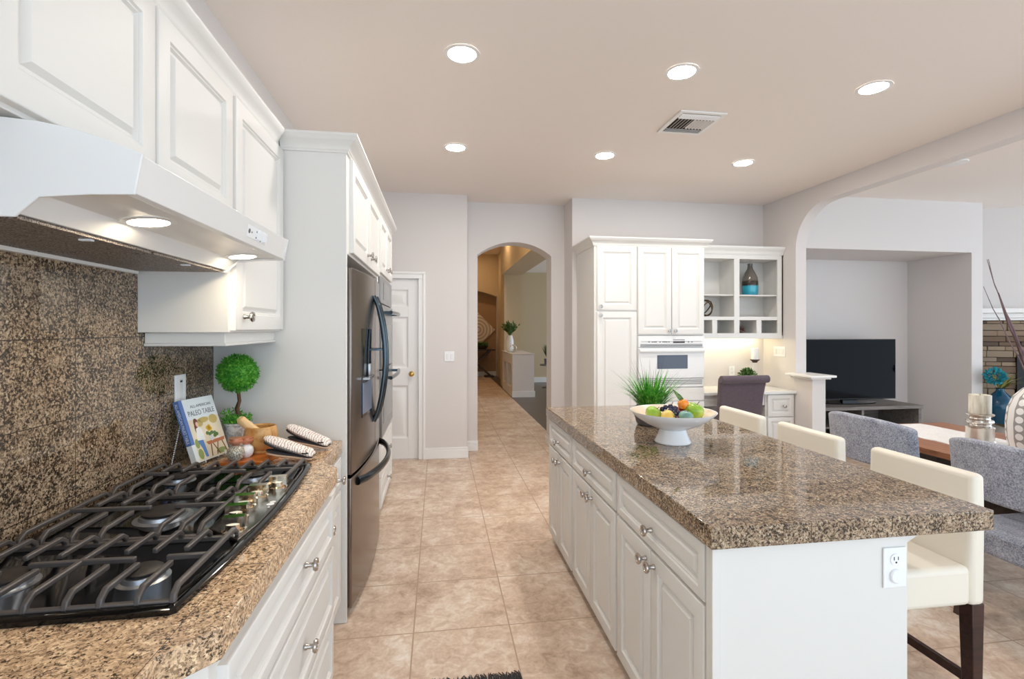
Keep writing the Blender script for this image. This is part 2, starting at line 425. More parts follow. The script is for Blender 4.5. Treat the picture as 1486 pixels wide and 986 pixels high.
# half wall with cubby holes
b = B()
b.box(1.56, 2.03, 10.36, 12.0, 0.0, 0.20); b.box(1.56, 2.03, 10.36, 12.0, 0.70, 0.915)
for y0, y1 in ((10.36, 10.56), (11.18, 11.34), (11.88, 12.0)): b.box(1.56, 2.03, y0, y1, 0.20, 0.70)
b.box(1.90, 2.03, 10.5, 11.9, 0.20, 0.70)
struct('wall_hall.001', b, 'wall')
b = B(); b.box(1.545, 2.04, 10.345, 12.0, 0.915, 0.93); struct('trim_3', b, 'wall', 0.004)
b = B(); b.box(1.552, 2.045, 10.34, 10.36, 0.001, 0.13); b.box(2.03, 2.048, 10.34, 12.0, 0.001, 0.13); struct('baseboard_hall', b, 'trim', 0.004)
b = B(); b.box(2.06, 5.9, 13.17, 13.2, 0.001, 0.14); struct('baseboard_far', b, 'trim', 0.004)
b = B(); b.box(0.30, 1.775, 15.17, 15.2, 0.001, 0.14); struct('baseboard_far.001', b, 'trim', 0.004)
# skirting in the kitchen
def skirt(name, boxes):
    b = B()
    for x0, x1, y0, y1 in boxes:
        b.box(x0, x1, y0, y1, 0.001, 0.095)
        cx0, cx1, cy0, cy1 = x0, x1, y0, y1
        if (x1 - x0) < (y1 - y0): cx0, cx1 = (x0 + 0.006, x1) if True else (x0, x1)
        else: cy0 = y0 + 0.006
        b.box(cx0, cx1, cy0, cy1, 0.095, 0.125)
    return struct(name, b, 'trim', 0.003)
skirt('baseboard_back', [(-0.146, 0.338, 5.602, 5.62)])
skirt('baseboard_back.001', [(0.325, AX0 + 0.004, 5.902, 5.92)])
skirt('baseboard_right', [(AX1 - 0.016, AX1, 5.904, 6.19)])
# pantry door with six panels
dr = thing('door_1', 'white six panel pantry door with brass knob', 'door', (DX0, 5.66, 0)); dr['kind'] = 'structure'
for k in ('label', 'category'): del dr[k]
b = B()
w = DX1 - DX0; st = 0.112; y0, y1 = 5.645, 5.685
cols = [(DX0 + st, DX0 + w / 2 - 0.045), (DX0 + w / 2 + 0.045, DX1 - st)]
rows = [(0.238, 0.831), (1.023, 1.60), (1.716, 1.905)]
b.box(DX0, DX0 + st, y0, y1, 0.008, DZ); b.box(DX1 - st, DX1, y0, y1, 0.008, DZ); b.box(cols[0][1], cols[1][0], y0, y1, 0.008, DZ)
zs = [0.008, 0.238, 0.831, 1.023, 1.60, 1.716, 1.905, DZ]
for c0, c1 in cols:
    for k in range(0, 8, 2): b.box(c0, c1, y0, y1, zs[k], zs[k + 1])
    for r0, r1 in rows: b.rings((c0, y0 + 0.022, r0), (1, 0, 0), (0, -1, 0), c1 - c0, r1 - r0, [(0, 0), (0, 0.016), (0.016, 0.004), (0.03, 0.004), (0.055, 0.016)])
obj('door_slab', b, 'trim', dr, 0.002)
b = B(); b.lathe([(0.03, 0), (0.03, 0.006), (0.012, 0.010), (0.011, 0.035), (0.022, 0.042), (0.028, 0.055), (0.024, 0.068), (0.008, 0.073)], mat=Matrix.Rotation(PI / 2, 3, 'X'), c=(-0.297, 5.645, 0.96))
M['brass'] = plain('brass', '#c9a45a', 0.15, metal=1.0); obj('door_knob', b, 'brass', dr)
b = B()
def casing(b, x0, x1, z0, z1):
    b.box(x0, x1, 5.602, 5.62, z0, z1)
b.box(DX1 + 0.004, DX1 + 0.076, 5.602, 5.6195, 0.001, DZ + 0.004); b.box(DX0 - 0.076, DX1 + 0.076, 5.602, 5.6195, DZ + 0.004, DZ + 0.078); b.box(DX0 - 0.076, DX0 - 0.004, 5.602, 5.6195, 0.001, DZ + 0.004); b.box(DX1 + 0.003, DX1 + 0.0195, 5.6195, 5.70, 0.001, DZ); b.box(DX0 - 0.0195, DX0 - 0.003, 5.6195, 5.70, 0.001, DZ); b.box(DX0 - 0.0195, DX1 + 0.0195, 5.6195, 5.70, DZ + 0.003, DZ + 0.0195)
b.box(DX1 + 0.052, DX1 + 0.078, 5.592, 5.602, 0.001, DZ + 0.054); b.box(DX0 - 0.078, DX1 + 0.078, 5.592, 5.602, DZ + 0.054, DZ + 0.08)
struct('trim_4', b, 'trim', 0.004)

# ================================================================ LEFT RUN: WORKTOP, SPLASHBACK, BASE UNITS
CT = 0.914
b = B(); b.box(-1.075, -1.066, -0.6, 2.549, CT + 0.0005, 1.453); b.box(-1.075, -1.066, -0.6, 1.946, 1.453, 1.664)
o = struct('wall_left.002', b, 'granite_splash')
b = B(); b.prism([(-1.0745, -0.6), (-0.472, -0.6), (-0.472, 0.915), (-0.399, 0.988), (-0.399, 2.052), (-0.472, 2.143), (-0.472, 2.547), (-1.074, 2.547)], 2, CT - 0.062, CT)
tag(obj('worktop', b, 'granite_left', None, 0.003, 2), 'brown speckled granite worktop along the left wall, under the gas hob', 'worktop')
# hob cabinet (steps forward)
hb = thing('base_cabinet', 'white wide drawer cabinet under the gas hob, bumped out with clipped corners', 'cabinet', (-0.7, 1.52, 0), group='base cabinets below the left worktop')
b = B(); b.prism([(-1.074, 0.90), (-0.50, 0.90), (-0.425, 0.995), (-0.425, 2.045), (-0.50, 2.14), (-1.074, 2.14)], 2, 0.10, 0.851); b.box(-1.074, -0.52, 0.92, 2.12, 0.0, 0.10)
obj('body', b, 'cab', hb, 0.002)
FX = -0.425
front('drawer', hb, '+x', FX, 1.03, 2.005, 0.632, 0.815, (1.585, 0.745), 0.035)
front('drawer', hb, '+x', FX, 1.03, 2.005, 0.372, 0.618, (1.58, 0.498), 0.035)
front('drawer', hb, '+x', FX, 1.03, 2.005, 0.118, 0.358, (1.58, 0.24), 0.035)
nb = thing('base_cabinet', 'narrow white base cabinet between the hob cabinet and the fridge panel', 'cabinet', (-0.8, 2.34, 0), group='base cabinets below the left worktop')
b = B(); b.box(-1.074, -0.497, 2.142, 2.547, 0.10, 0.851); b.box(-1.074, -0.55, 2.142, 2.547, 0, 0.10); obj('body', b, 'cab', nb, 0.002)
front('drawer', nb, '+x', -0.497, 2.165, 2.535, 0.685, 0.835, (2.44, 0.745), 0.030)
front('door', nb, '+x', -0.497, 2.165, 2.535, 0.118, 0.670, (2.21, 0.60), 0.050)
lb = thing('base_cabinet', 'white base cabinet nearest the camera at the bottom left corner', 'cabinet', (-0.8, 0.4, 0), group='base cabinets below the left worktop')
b = B(); b.box(-1.074, -0.497, -0.55, 0.898, 0.10, 0.851); b.box(-1.074, -0.55, -0.55, 0.898, 0, 0.10); obj('body', b, 'cab', lb, 0.002)
front('door', lb, '+x', -0.497, 0.45, 0.88, 0.118, 0.835, (0.50, 0.74), 0.050)
front('door', lb, '+x', -0.497, -0.02, 0.44, 0.118, 0.835, (0.39, 0.74), 0.050)

# ---------------------------------------------------------------- gas hob
hob = thing('gas_hob', 'black five burner gas hob with grey cast iron grates and metal knobs', 'hob', (-0.79, 1.56, CT))
HY0, HY1, HX0 = 1.040, 2.095, -1.058
fr = [(-0.505 + 0.032 * math.sin(PI * k / 14), HY0 + 0.008 + (HY1 - HY0 - 0.016) * k / 14) for k in range(15)]
out = [(HX0, HY0), (-0.515, HY0)] + fr + [(-0.515, HY1), (HX0, HY1)]
def inset(pts, d):
    n = len(pts); r = []
    cx = sum(p[0] for p in pts) / n; cy = sum(p[1] for p in pts) / n
    for p in pts:
        v = Vector((p[0] - cx, p[1] - cy)); sx = (abs(v.x) - d) / abs(v.x) if abs(v.x) > d else 0; sy = (abs(v.y) - d) / abs(v.y) if abs(v.y) > d else 0
        r.append((cx + v.x * sx, cy + v.y * sy))
    return r
b = B()
b.loft([[(x, y, CT + 0.0005) for x, y in out], [(x, y, CT + 0.010) for x, y in out], [(x, y, CT + 0.014) for x, y in inset(out, 0.006)], [(x, y, CT + 0.014) for x, y in inset(out, 0.022)], [(x, y, CT + 0.007) for x, y in inset(out, 0.034)]])
obj('hob_top', b, 'black', hob)
# control panel with five knobs
cpn = [(-0.612, 1.435), (-0.505, 1.345), (-0.492, 1.45), (-0.490, 1.56), (-0.494, 1.70), (-0.506, 1.86), (-0.585, 1.86), (-0.625, 1.78)]
b = B(); b.prism(cpn, 2, CT + 0.008, CT + 0.018); M['hob_panel'] = plain('hob_panel_steel', '#6f6a66', 0.22, metal=0.9)
cp_ = obj('control_panel', b, 'hob_panel', hob, 0.002)
kb = B(); kb.lathe([(0.024, 0), (0.024, 0.005), (0.017, 0.008), (0.017, 0.02), (0.0005, 0.02)], seg=24)
kb.prism([(-0.023, 0.012), (0.023, 0.012), (0.021, 0.036), (-0.021, 0.036)], 1, -0.010, 0.010)
bmesh.ops.scale(kb.bm, vec=(1.25, 1.25, 1.15), verts=kb.bm.verts)
KN = kb.mesh('hob_knob'); KN.materials.append(M['chrome'])
for x, y in ((-0.535, 1.400), (-0.563, 1.493), (-0.573, 1.580), (-0.567, 1.672), (-0.535, 1.760)):
    o = bpy.data.objects.new('hob_knob', KN); C.objects.link(o); o.parent = hob; o.location = Vector((x, y, CT + 0.018)) - hob.location; o.rotation_euler = (0, 0, 0.12)
b = B()
for x, y, r in ((-0.508, 1.60, 0.011), (-0.507, 1.62, 0.009), (-0.505, 1.575, 0.004)): b.lathe([(r, 0), (r, 0.0006), (0.0003, 0.0006)], (x, y, CT + 0.0181), 16)
obj('panel_print', b, 'white_plastic', cp_)
# burners
def burner(x, y, r):
    b = B(); b.lathe([(r * 1.28, 0.005), (r * 1.28, 0.008), (r * 1.05, 0.011), (r * 1.0, 0.020), (r * 0.8, 0.023), (0.001, 0.023)], (x, y, CT), 32)
    a = obj('burner', b, 'alu', hob)
    b = B(); b.lathe([(r * 0.88, 0.0235), (r * 0.93, 0.025), (r * 0.93, 0.028), (r * 0.84, 0.0305), (0.001, 0.031)], (x, y, CT), 32)
    obj('burner_cap', b, 'cap', a)
for q in ((-0.640, 1.19, 0.040), (-0.915, 1.20, 0.046), (-0.79, 1.567, 0.058), (-0.662, 1.92, 0.046), (-0.92, 1.93, 0.040)): burner(*q)
# grates: rails low at the section ends, fingers that rise and run inwards
GZ0, GZ1 = CT + 0.012, CT + 0.038
def grate(y0, y1, xs, xl, xr, xm, bs, right_full=True):
    b = B(); bw = 0.0115; hgt = 0.012
    b.box(xl, xr, y0, y0 + 0.013, GZ0 - 0.006, GZ0 + 0.006); b.box(xl, xr, y1 - 0.013, y1, GZ0 - 0.006, GZ0 + 0.006)
    L = y1 - y0
    def finger(x, ya, yb):
        s = 1 if yb > ya else -1
        b.path([(x, ya, GZ0 - 0.004), (x, ya + s * 0.004, GZ1 - 0.012), (x, ya + s * 0.020, GZ1), (x, yb, GZ1)], bw, hgt)
    def full(x):
        b.path([(x, y0 + 0.004, GZ0 - 0.004), (x, y0 + 0.008, GZ1 - 0.012), (x, y0 + 0.024, GZ1), (x, y1 - 0.024, GZ1), (x, y1 - 0.008, GZ1 - 0.012), (x, y1 - 0.004, GZ0 - 0.004)], bw, hgt)
    full(xl + 0.006); full(xr - 0.006)
    if xm is not None: full(xm)
    for x in xs:
        finger(x, y0 + 0.004, y0 + L * 0.40); finger(x, y1 - 0.004, y1 - L * 0.40)
    for (bx, by) in bs:
        for s in (-1, 1):
            ex = (xl + 0.006) if (s < 0 and (xm is None or bx < xm)) else (xr - 0.006) if (s > 0 and (xm is None or bx > xm)) else xm
            b.bar((ex, by, GZ1), (bx + s * 0.032, by, GZ1 - 0.001), bw, hgt)
    return obj('grate', b, 'iron', hob, 0.0025)
grate(1.062, 1.385, (-0.985, -0.918, -0.848, -0.712, -0.652, -0.585), -1.04, -0.515, -0.782, ((-0.640, 1.22), (-0.915, 1.22)))
grate(1.390, 1.742, (-0.985, -0.918, -0.852, -0.718, -0.665), -1.04, -0.612, None, ((-0.79, 1.567),))
grate(1.747, 2.075, (-0.985, -0.918, -0.848, -0.722, -0.662, -0.595), -1.04, -0.522, -0.782, ((-0.662, 1.92), (-0.92, 1.92)))

# ================================================================ LEFT WALL UNITS, HOOD
UF = -0.765
u1 = thing('wall_cabinet', 'white two door wall cabinet above the range hood', 'cabinet', (-0.9, 1.43, 1.86), group='wall cabinets on the left wall')
b = B(); b.box(-1.074, UF, 0.925, 1.944, 1.862, 2.40); obj('body', b, 'cab', u1, 0.002)
front('door', u1, '+x', UF, 0.942, 1.438, 1.872, 2.336, None, 0.060)
front('door', u1, '+x', UF, 1.448, 1.938, 1.872, 2.336, None, 0.060)
u2 = thing('wall_cabinet', 'tall single door white wall cabinet between range hood and fridge panel', 'cabinet', (-0.9, 2.25, 1.45), group='wall cabinets on the left wall')
b = B(); b.box(-1.074, UF, 1.948, 2.548, 1.455, 2.40); obj('body', b, 'cab', u2, 0.002)
front('door', u2, '+x', UF, 1.966, 2.535, 1.463, 2.336, (2.035, 1.515), 0.060)
b = B(); b.box(-1.065, -0.790, 1.985, 2.547, 1.404, 1.455); b.box(-1.065, -0.783, 1.978, 2.547, 1.404, 1.416); obj('light_rail', b, 'cab', u2, 0.003)
crown('trim_5', [(UF, 0.3), (UF, 2.488)], 2.343, 2.424, 0.040, -1)
b = B(); b.box(-1.074, UF, 0.3, 0.922, 1.862, 2.40)
u0 = thing('wall_cabinet', 'white wall cabinet left of the hood, mostly outside the frame', 'cabinet', (-0.9, 0.6, 1.86), group='wall cabinets on the left wall'); obj('body', b, 'cab', u0, 0.002)
front('door', u0, '+x', UF, 0.32, 0.915, 1.872, 2.336, None, 0.060)
hd = thing('range_hood', 'white under-cabinet range hood with two lit lamps and rocker switches', 'hood', (-0.8, 1.466, 1.68))
hp = [(-1.074, 1.850), (-0.779, 1.850), (-0.724, 1.846), (-0.669, 1.837), (-0.612, 1.820), (-0.550, 1.796), (-0.562, 1.724), (-0.578, 1.720), (-0.578, 1.726), (-0.632, 1.726), (-0.719, 1.716), (-0.757, 1.680), (-1.074, 1.680)]
b = B(); b.prism(hp, 1, 1.018, 1.914)
ends = [(-1.074, 1.852), (-0.779, 1.852), (-0.724, 1.848), (-0.669, 1.839), (-0.612, 1.822), (-0.546, 1.797), (-0.560, 1.720), (-0.635, 1.717), (-0.719, 1.709), (-0.757, 1.672), (-1.074, 1.672)]
b.box(-1.065, -1.045, 1.018, 1.914, 1.662, 1.680); b.prism(ends, 1, 1.012, 1.018); b.prism(ends, 1, 1.914, 1.920)
obj('hood_body', b, 'white_enamel', hd, 0.0015)
for ya, yb in ((1.03, 1.46), (1.47, 1.905)):
    b = B(); b.box(-1.06, -0.765, ya, yb, 1.672, 1.679); fl = obj('filter', b, 'filter', hd)
    b = B(); b.box(-0.80, -0.775, (ya + yb) / 2 - 0.006, (ya + yb) / 2 + 0.006, 1.668, 1.672); obj('filter_tab', b, 'white_plastic', fl)
rt = Matrix.Rotation(-0.11, 3, 'Y')
for y in (1.27, 1.83):
    b = B(); b.lathe([(0.056, 0.004), (0.056, -0.003), (0.042, -0.005), (0.040, 0.0)], (-0.672, y, 1.7225), 32, rt, cap=False); lm = obj('lamp_ring', b, 'white_enamel', hd)
    b = B(); b.lathe([(0.040, 0.001), (0.040, -0.003), (0.0005, -0.003)], (-0.672, y, 1.7225), 32, rt); obj('lamp_lens', b, 'hood_lamp', lm)
# switches on the sloping front (frame of the front slope)
fs = Vector((-0.550, 0, 1.796)); fe = Vector((-0.562, 0, 1.724)); dn = (fe - fs).normalized(); nn = Vector((-dn.z, 0, dn.x)); nn = nn if nn.x > 0 else -nn
def onfront(b, t0, t1, y0, y1, h):
    R = []
    for k in (0.0003, h):
        R.append([fs + dn * t + nn * k + Vector((0, y, 0)) for t, y in ((t0, y0), (t1, y0), (t1, y1), (t0, y1))])
    b.loft(R)
b = B(); onfront(b, 0.018, 0.054, 1.545, 1.715, 0.0012); sp_ = obj('switch_plate', b, 'white_plastic', hd)
for y in (1.632, 1.678):
    b = B(); onfront(b, 0.022, 0.050, y, y + 0.018, 0.006); obj('switch', b, 'white_plastic', hd)
b = B(); b.lathe([(0.007, 0.0012), (0.007, 0.002), (0.0003, 0.002)], fs + dn * 0.036 + Vector((0, 1.563, 0)), 16, nn.to_track_quat('Z', 'Y').to_matrix())
obj('logo', b, 'grey_mark', sp_)
for y, t in ((1.580, 0.034), (1.618, 0.026), (1.618, 0.044), (1.656, 0.026), (1.656, 0.048), (1.703, 0.026), (1.703, 0.044)):
    b = B(); onfront(b, t, t + 0.005, y, y + 0.006, 0.0018); obj('switch_mark', b, 'grey_mark', sp_)

# ================================================================ FRIDGE WALL
PX = -0.452
fc = thing('fridge_enclosure', 'white cabinet surround over the black fridge with tall side panel', 'cabinet', (-0.8, 2.56, 0))
b = B(); b.box(-1.074, PX, 2.55, 2.572, 0.001, 2.40); obj('side_panel', b, 'cab', fc, 0.002)
b = B(); b.box(-1.074, PX, 2.572, 3.80, 1.845, 2.40); obj('body', b, 'cab', fc, 0.002)
front('door', fc, '+x', PX, 2.625, 3.205, 1.858, 2.336, (3.13, 1.92), 0.060)
front('door', fc, '+x', PX, 3.215, 3.785, 1.858, 2.336, (3.29, 1.92), 0.060)
tc = thing('oven_tower', 'tall white cabinet tower holding the steel double oven beyond the fridge', 'cabinet', (-0.8, 4.3, 0))
b = B(); b.box(-1.074, PX, 3.802, 3.86, 0.08, 2.40); b.box(-1.074, PX, 4.76, 4.82, 0.08, 2.40); b.box(-1.074, PX, 3.86, 4.76, 0.08, 0.62); b.box(-1.074, PX, 3.86, 4.76, 1.885, 2.40); b.box(-1.074, -0.52, 3.81, 4.8, 0, 0.08); b.box(-1.074, -1.0, 3.86, 4.76, 0.62, 1.885)
obj('body', b, 'cab', tc, 0.002)
front('door', tc, '+x', PX, 3.87, 4.30, 1.90, 2.336, (4.24, 1.96), 0.055)
front('door', tc, '+x', PX, 4.31, 4.75, 1.90, 2.336, (4.37, 1.96), 0.055)
front('drawer', tc, '+x', PX, 3.87, 4.75, 0.33, 0.605, (4.31, 0.47), 0.045)
front('drawer', tc, '+x', PX, 3.87, 4.75, 0.09, 0.32, (4.31, 0.21), 0.045)
crown('trim_6', [(-0.76, 2.55), (PX, 2.55), (PX, 4.82)], 2.343, 2.424, 0.060, -1)
# double oven
do = thing('double_oven', 'stainless steel double wall oven with bar handles beyond the black fridge', 'oven', (-0.7, 4.31, 0.62))
b = B(); b.box(-0.99, -0.452, 3.866, 4.754, 0.626, 1.88); obj('body', b, 'black_matte', do)
b = B(); b.box(-0.451, -0.434, 3.868, 4.752, 1.665, 1.875); cpq = obj('control_panel', b, 'stainless', do, 0.003)
b = B(); b.box(-0.434, -0.4325, 4.05, 4.57, 1.70, 1.84); obj('display', b, 'black', cpq)
for z0, z1 in ((1.155, 1.655), (0.632, 1.145)):
    b = B(); b.box(-0.451, -0.425, 3.868, 4.752, z0, z1); d_ = obj('oven_door', b, 'stainless', do, 0.004)
    b = B(); b.box(-0.425, -0.4235, 3.98, 4.64, z0 + 0.09, z1 - 0.15); obj('door_glass', b, 'black', d_)
    b = B(); zh = z1 - 0.06
    b.tube([(-0.365 + 0.02 * math.sin(PI * k / 10), 3.93 + 0.76 * k / 10, zh) for k in range(11)], 0.015, 12)
    for y in (3.96, 4.66): b.bar((-0.425, y, zh), (-0.362, y, zh), 0.018, 0.022)
    obj('door_handle', b, 'dark_steel', d_)
# fridge
rf = thing('fridge', 'black stainless french door fridge with bowed handles and ice dispenser', 'fridge', (-0.75, 3.17, 0))
FY0, FY1, FM = 2.600, 3.755, 3.178
def bowx(y): return -0.437 + 0.045 * math.sin(PI * (y - FY0) / (FY1 - FY0)) ** 0.8
b = B(); b.box(-1.06, -0.52, FY0 + 0.01, FY1 - 0.01, 0.02, 1.775); b.box(-1.0, -0.60, FY0 + 0.03, FY1 - 0.03, 0.001, 0.02); obj('body', b, 'black_matte', rf, 0.003)
def fdoor(name, y0, y1, z0, z1):
    b = B(); n = 12
    pts = [(-0.515, y0)] + [(bowx(y0 + (y1 - y0) * k / n), y0 + (y1 - y0) * k / n) for k in range(n + 1)] + [(-0.515, y1)]
    b.prism(pts, 2, z0, z1); return obj(name, b, 'black_steel', rf, 0.006, 3)
dl = fdoor('door', FY0, FM - 0.004, 0.722, 1.782); drr = fdoor('door', FM + 0.004, FY1, 0.722, 1.782); fz = fdoor('freezer_drawer', FY0, FY1, 0.045, 0.706)
for par, y in ((dl, FM - 0.055), (drr, FM + 0.055)):
    b = B(); n = 16
    b.tube([(-0.392 + 0.066 * math.sin(PI * k / n) ** 0.7, y, 0.90 + 0.77 * k / n) for k in range(n + 1)], 0.014, 12)
    b.bar((-0.40, y, 1.34), (-0.325, y, 1.34), 0.012, 0.012); obj('door_handle', b, 'dark_steel', par)
b = B(); n = 16
b.tube([(bowx(2.70 + 0.95 * k / n) + 0.002 + 0.075 * math.sin(PI * k / n) ** 0.6, 2.70 + 0.95 * k / n, 0.662) for k in range(n + 1)], 0.015, 12, flat=1.5)
obj('drawer_handle', b, 'dark_steel', fz)
b = B(); b.prism([(bowx(2.78) + 0.003, 2.78), (bowx(2.90) + 0.004, 2.90), (bowx(3.02) + 0.003, 3.02), (bowx(3.02) - 0.01, 3.02), (bowx(2.78) - 0.01, 2.78)], 2, 0.98, 1.47)
dp = obj('dispenser', b, 'black', dl, 0.002)
b = B(); b.prism([(bowx(2.79) + 0.0065, 2.79), (bowx(3.01) + 0.0065, 3.01), (bowx(3.01) - 0.005, 3.01), (bowx(2.79) - 0.005, 2.79)], 2, 1.0, 1.17)
M['blue_steel'] = plain('blue_grey_panel', '#8d98b0', 0.3, metal=0.5); obj('drip_panel', b, 'blue_steel', dp)
b = B(); b.box(bowx(2.9) - 0.01, bowx(2.9) + 0.03, 2.80, 3.0, 1.185, 1.20); b.tube([(bowx(2.9) + 0.012, 2.9, 1.20), (bowx(2.9) + 0.010, 2.9, 1.27)], 0.014, 10); obj('dispenser_tray', b, 'stainless', dp, 0.002)

# ================================================================ BACK RIGHT: PANTRY, OVEN, DESK
PF = 4.92
pc = thing('pantry_cabinet', 'tall white pantry cabinet with two stacked doors beside the built-in oven', 'cabinet', (1.8, 5.2, 0), group='tall units on the back wall')
b = B(); b.box(1.595, 2.056, PF, 5.557, 0.08, 2.345); b.box(1.62, 2.056, PF + 0.06, 5.557, 0.001, 0.08); obj('body', b, 'cab', pc, 0.002)
front('door', pc, '-y', PF, 1.622, 2.050, 1.660, 2.325, (1.655, 1.695), 0.058)
front('door', pc, '-y', PF, 1.622, 2.050, 0.10, 1.642, (1.655, 1.605), 0.058)
oc = thing('oven_cabinet', 'tall white cabinet with two upper doors and drawers around the white oven', 'cabinet', (2.44, 5.2, 0), group='tall units on the back wall')
b = B(); b.box(2.058, 2.815, PF, 5.557, 1.395, 2.345); b.box(2.058, 2.815, PF, 5.557, 0.08, 0.845); b.box(2.058, 2.075, PF, 5.557, 0.845, 1.395); b.box(2.798, 2.815, PF, 5.557, 0.845, 1.395); b.box(2.075, 2.798, 5.50, 5.557, 0.845, 1.395); b.box(2.058, 2.815, PF + 0.06, 5.557, 0.001, 0.08)
obj('body', b, 'cab', oc, 0.002)
front('door', oc, '-y', PF, 2.066, 2.436, 1.408, 2.325, (2.410, 1.445), 0.055)
front('door', oc, '-y', PF, 2.444, 2.808, 1.408, 2.325, (2.474, 1.445), 0.055)
front('drawer', oc, '-y', PF, 2.066, 2.808, 0.705, 0.838, None, 0.02, flat=True)
front('drawer', oc, '-y', PF, 2.066, 2.808, 0.45, 0.695, (2.437, 0.57), 0.045)
front('drawer', oc, '-y', PF, 2.066, 2.808, 0.10, 0.44, (2.437, 0.27), 0.045)
crown('trim_7', [(1.595, 5.557), (1.595, PF), (2.815, PF), (2.815, 5.557)], 2.325, 2.415, 0.068, -1)
ov = thing('built_in_oven', 'white built-in wall oven with small dark window and brown display', 'oven', (2.437, 5.2, 0.85))
b = B(); b.box(2.078, 2.796, PF + 0.002, 5.49, 0.85, 1.39); obj('body', b, 'white_enamel', ov)
b = B(); b.box(2.068, 2.806, PF - 0.022, PF, 1.272, 1.392); b.box(2.10, 2.775, PF - 0.030, PF - 0.022, 1.335, 1.345); pn = obj('control_panel', b, 'white_enamel', ov, 0.003)
b = B(); b.box(2.455, 2.585, PF - 0.0245, PF - 0.022, 1.352 - 0.035, 1.352 - 0.000); obj('display', b, 'dark_display', pn)
b = B()
for x in (2.18, 2.215, 2.235, 2.255, 2.30, 2.335, 2.355, 2.375, 2.40, 2.62, 2.66):
    b.box(x, x + (0.012 if x < 2.2 else 0.016), PF - 0.0235, PF - 0.022, 1.322, 1.332 if x > 2.2 else 1.336)
obj('panel_marks', b, 'grey_mark', pn)
b = B()
for k in range(3): b.box(2.09, 2.785, PF - 0.026, PF - 0.0225, 1.278 + 0.011 * k, 1.283 + 0.011 * k)
obj('vent', b, 'grey_mark', pn)
b = B(); b.box(2.068, 2.806, PF - 0.03, PF, 0.945, 1.264); od = obj('oven_door', b, 'white_enamel', ov, 0.004)
b = B(); b.box(2.273, 2.614, PF - 0.0315, PF - 0.030, 1.045, 1.190); M['oven_glass'] = plain('oven_glass', '#4a5060', 0.08); obj('door_window', b, 'oven_glass', od)
b = B(); b.prism([(PF - 0.030, 1.225), (PF - 0.055, 1.222), (PF - 0.058, 1.24), (PF - 0.050, 1.256), (PF - 0.030, 1.258)], 0, 2.072, 2.802); obj('door_handle', b, 'white_enamel', od, 0.003)
b = B(); b.box(2.068, 2.806, PF - 0.015, PF, 0.85, 0.94)
obj('lower_trim', b, 'white_enamel', ov, 0.002)
b = B()
for k in range(3): b.box(2.09, 2.785, PF - 0.018, PF - 0.0155, 0.88 + 0.018 * k, 0.886 + 0.018 * k)
obj('vent', b, 'grey_mark', ov)

# open shelf unit over the desk
SF = 5.20
su = thing('shelf_unit', 'white open shelf unit of cubbies over the desk, right of the oven', 'shelf', (3.4, 5.4, 1.36))
b = B(); X0, X1 = 2.818, 3.966; th = 0.018
b.box(X0, X1, 5.535, 5.557, 1.385, 2.32)                       # back
b.box(X0, X0 + 0.03, SF, 5.535, 1.385, 2.32); b.box(X1 - th, X1, SF, 5.535, 1.385, 2.32)
b.box(X0 + 0.03, X1 - th, SF + 0.02, 5.535, 2.272, 2.32); b.box(X0 + 0.03, X1 - th, SF + 0.02, 5.535, 1.585 - 0.02, 1.604); b.box(X0 + 0.03, X1 - th, SF + 0.02, 5.535, 1.395, 1.416)
b.box(3.368, 3.398, SF + 0.02, 5.535, 1.416, 2.272)
for x in (3.108, 3.660): b.box(x - 0.009, x + 0.009, SF + 0.02, 5.535, 1.416, 1.565)
obj('carcass', b, 'cab', su, 0.001)
b = B()                                                       # face frame
b.box(X0 + 0.03, X1, SF - 0.0, SF + 0.02, 2.268, 2.32); b.box(X0 + 0.03, X1, SF, SF + 0.0199, 1.352, 1.416); b.box(X0 + 0.06, 3.350, SF, SF + 0.0199, 1.566, 1.606); b.box(3.416, 3.895, SF, SF + 0.0199, 1.566, 1.606)
for x0, x1 in ((3.350, 3.416), (3.895, X1), (X0 + 0.03, X0 + 0.06)): b.box(x0, x1, SF, SF + 0.02, 1.416, 2.268)
for x0, x1 in ((3.080, 3.140), (3.630, 3.692)): b.box(x0, x1, SF, SF + 0.02, 1.416, 1.566)
b.box(X1 - 0.02, X1, SF + 0.0201, 5.535, 1.352, 1.384)
obj('face_frame', b, 'cab', su, 0.002)
for x0, x1 in ((X0 + 0.032, 3.366), (3.400, X1 - th - 0.002)):
    b = B(); b.box(x0, x1, SF + 0.022, 5.533, 1.846, 1.860); obj('shelf', b, 'cab', su, 0.001)
b = B(); b.box(2.95, 3.85, 5.44, 5.47, 1.374, 1.384); obj('light_strip', b, 'strip_lamp', su)
crown('trim_8', [(2.885, SF), (X1, SF)], 2.318, 2.410, 0.045, -1)
# desk
dk = thing('desk', 'white built-in desk with drawers at the right, behind the plum chair', 'desk', (3.4, 5.25, 0))
b = B(); b.box(2.818, 3.952, 4.965, 5.557, 0.742, 0.772); obj('desktop', b, 'white_enamel', dk, 0.004)
b = B(); b.box(3.595, 3.952, 5.0, 5.557, 0.08, 0.742); b.box(3.62, 3.95, 5.06, 5.557, 0.001, 0.08); obj('body', b, 'cab', dk, 0.002)
b = B(); b.box(2.818, 2.85, 5.0, 5.557, 0.001, 0.742); obj('side_support', b, 'cab', dk, 0.002)
front('drawer', dk, '-y', 5.0, 3.612, 3.925, 0.490, 0.730, (3.80, 0.606), 0.04)
front('drawer', dk, '-y', 5.0, 3.612, 3.925, 0.10, 0.478, (3.80, 0.36), 0.04)
b = B(); b.box(2.85, 3.595, 5.01, 5.04, 0.615, 0.742); obj('apron_drawer', b, 'cab', dk, 0.003)

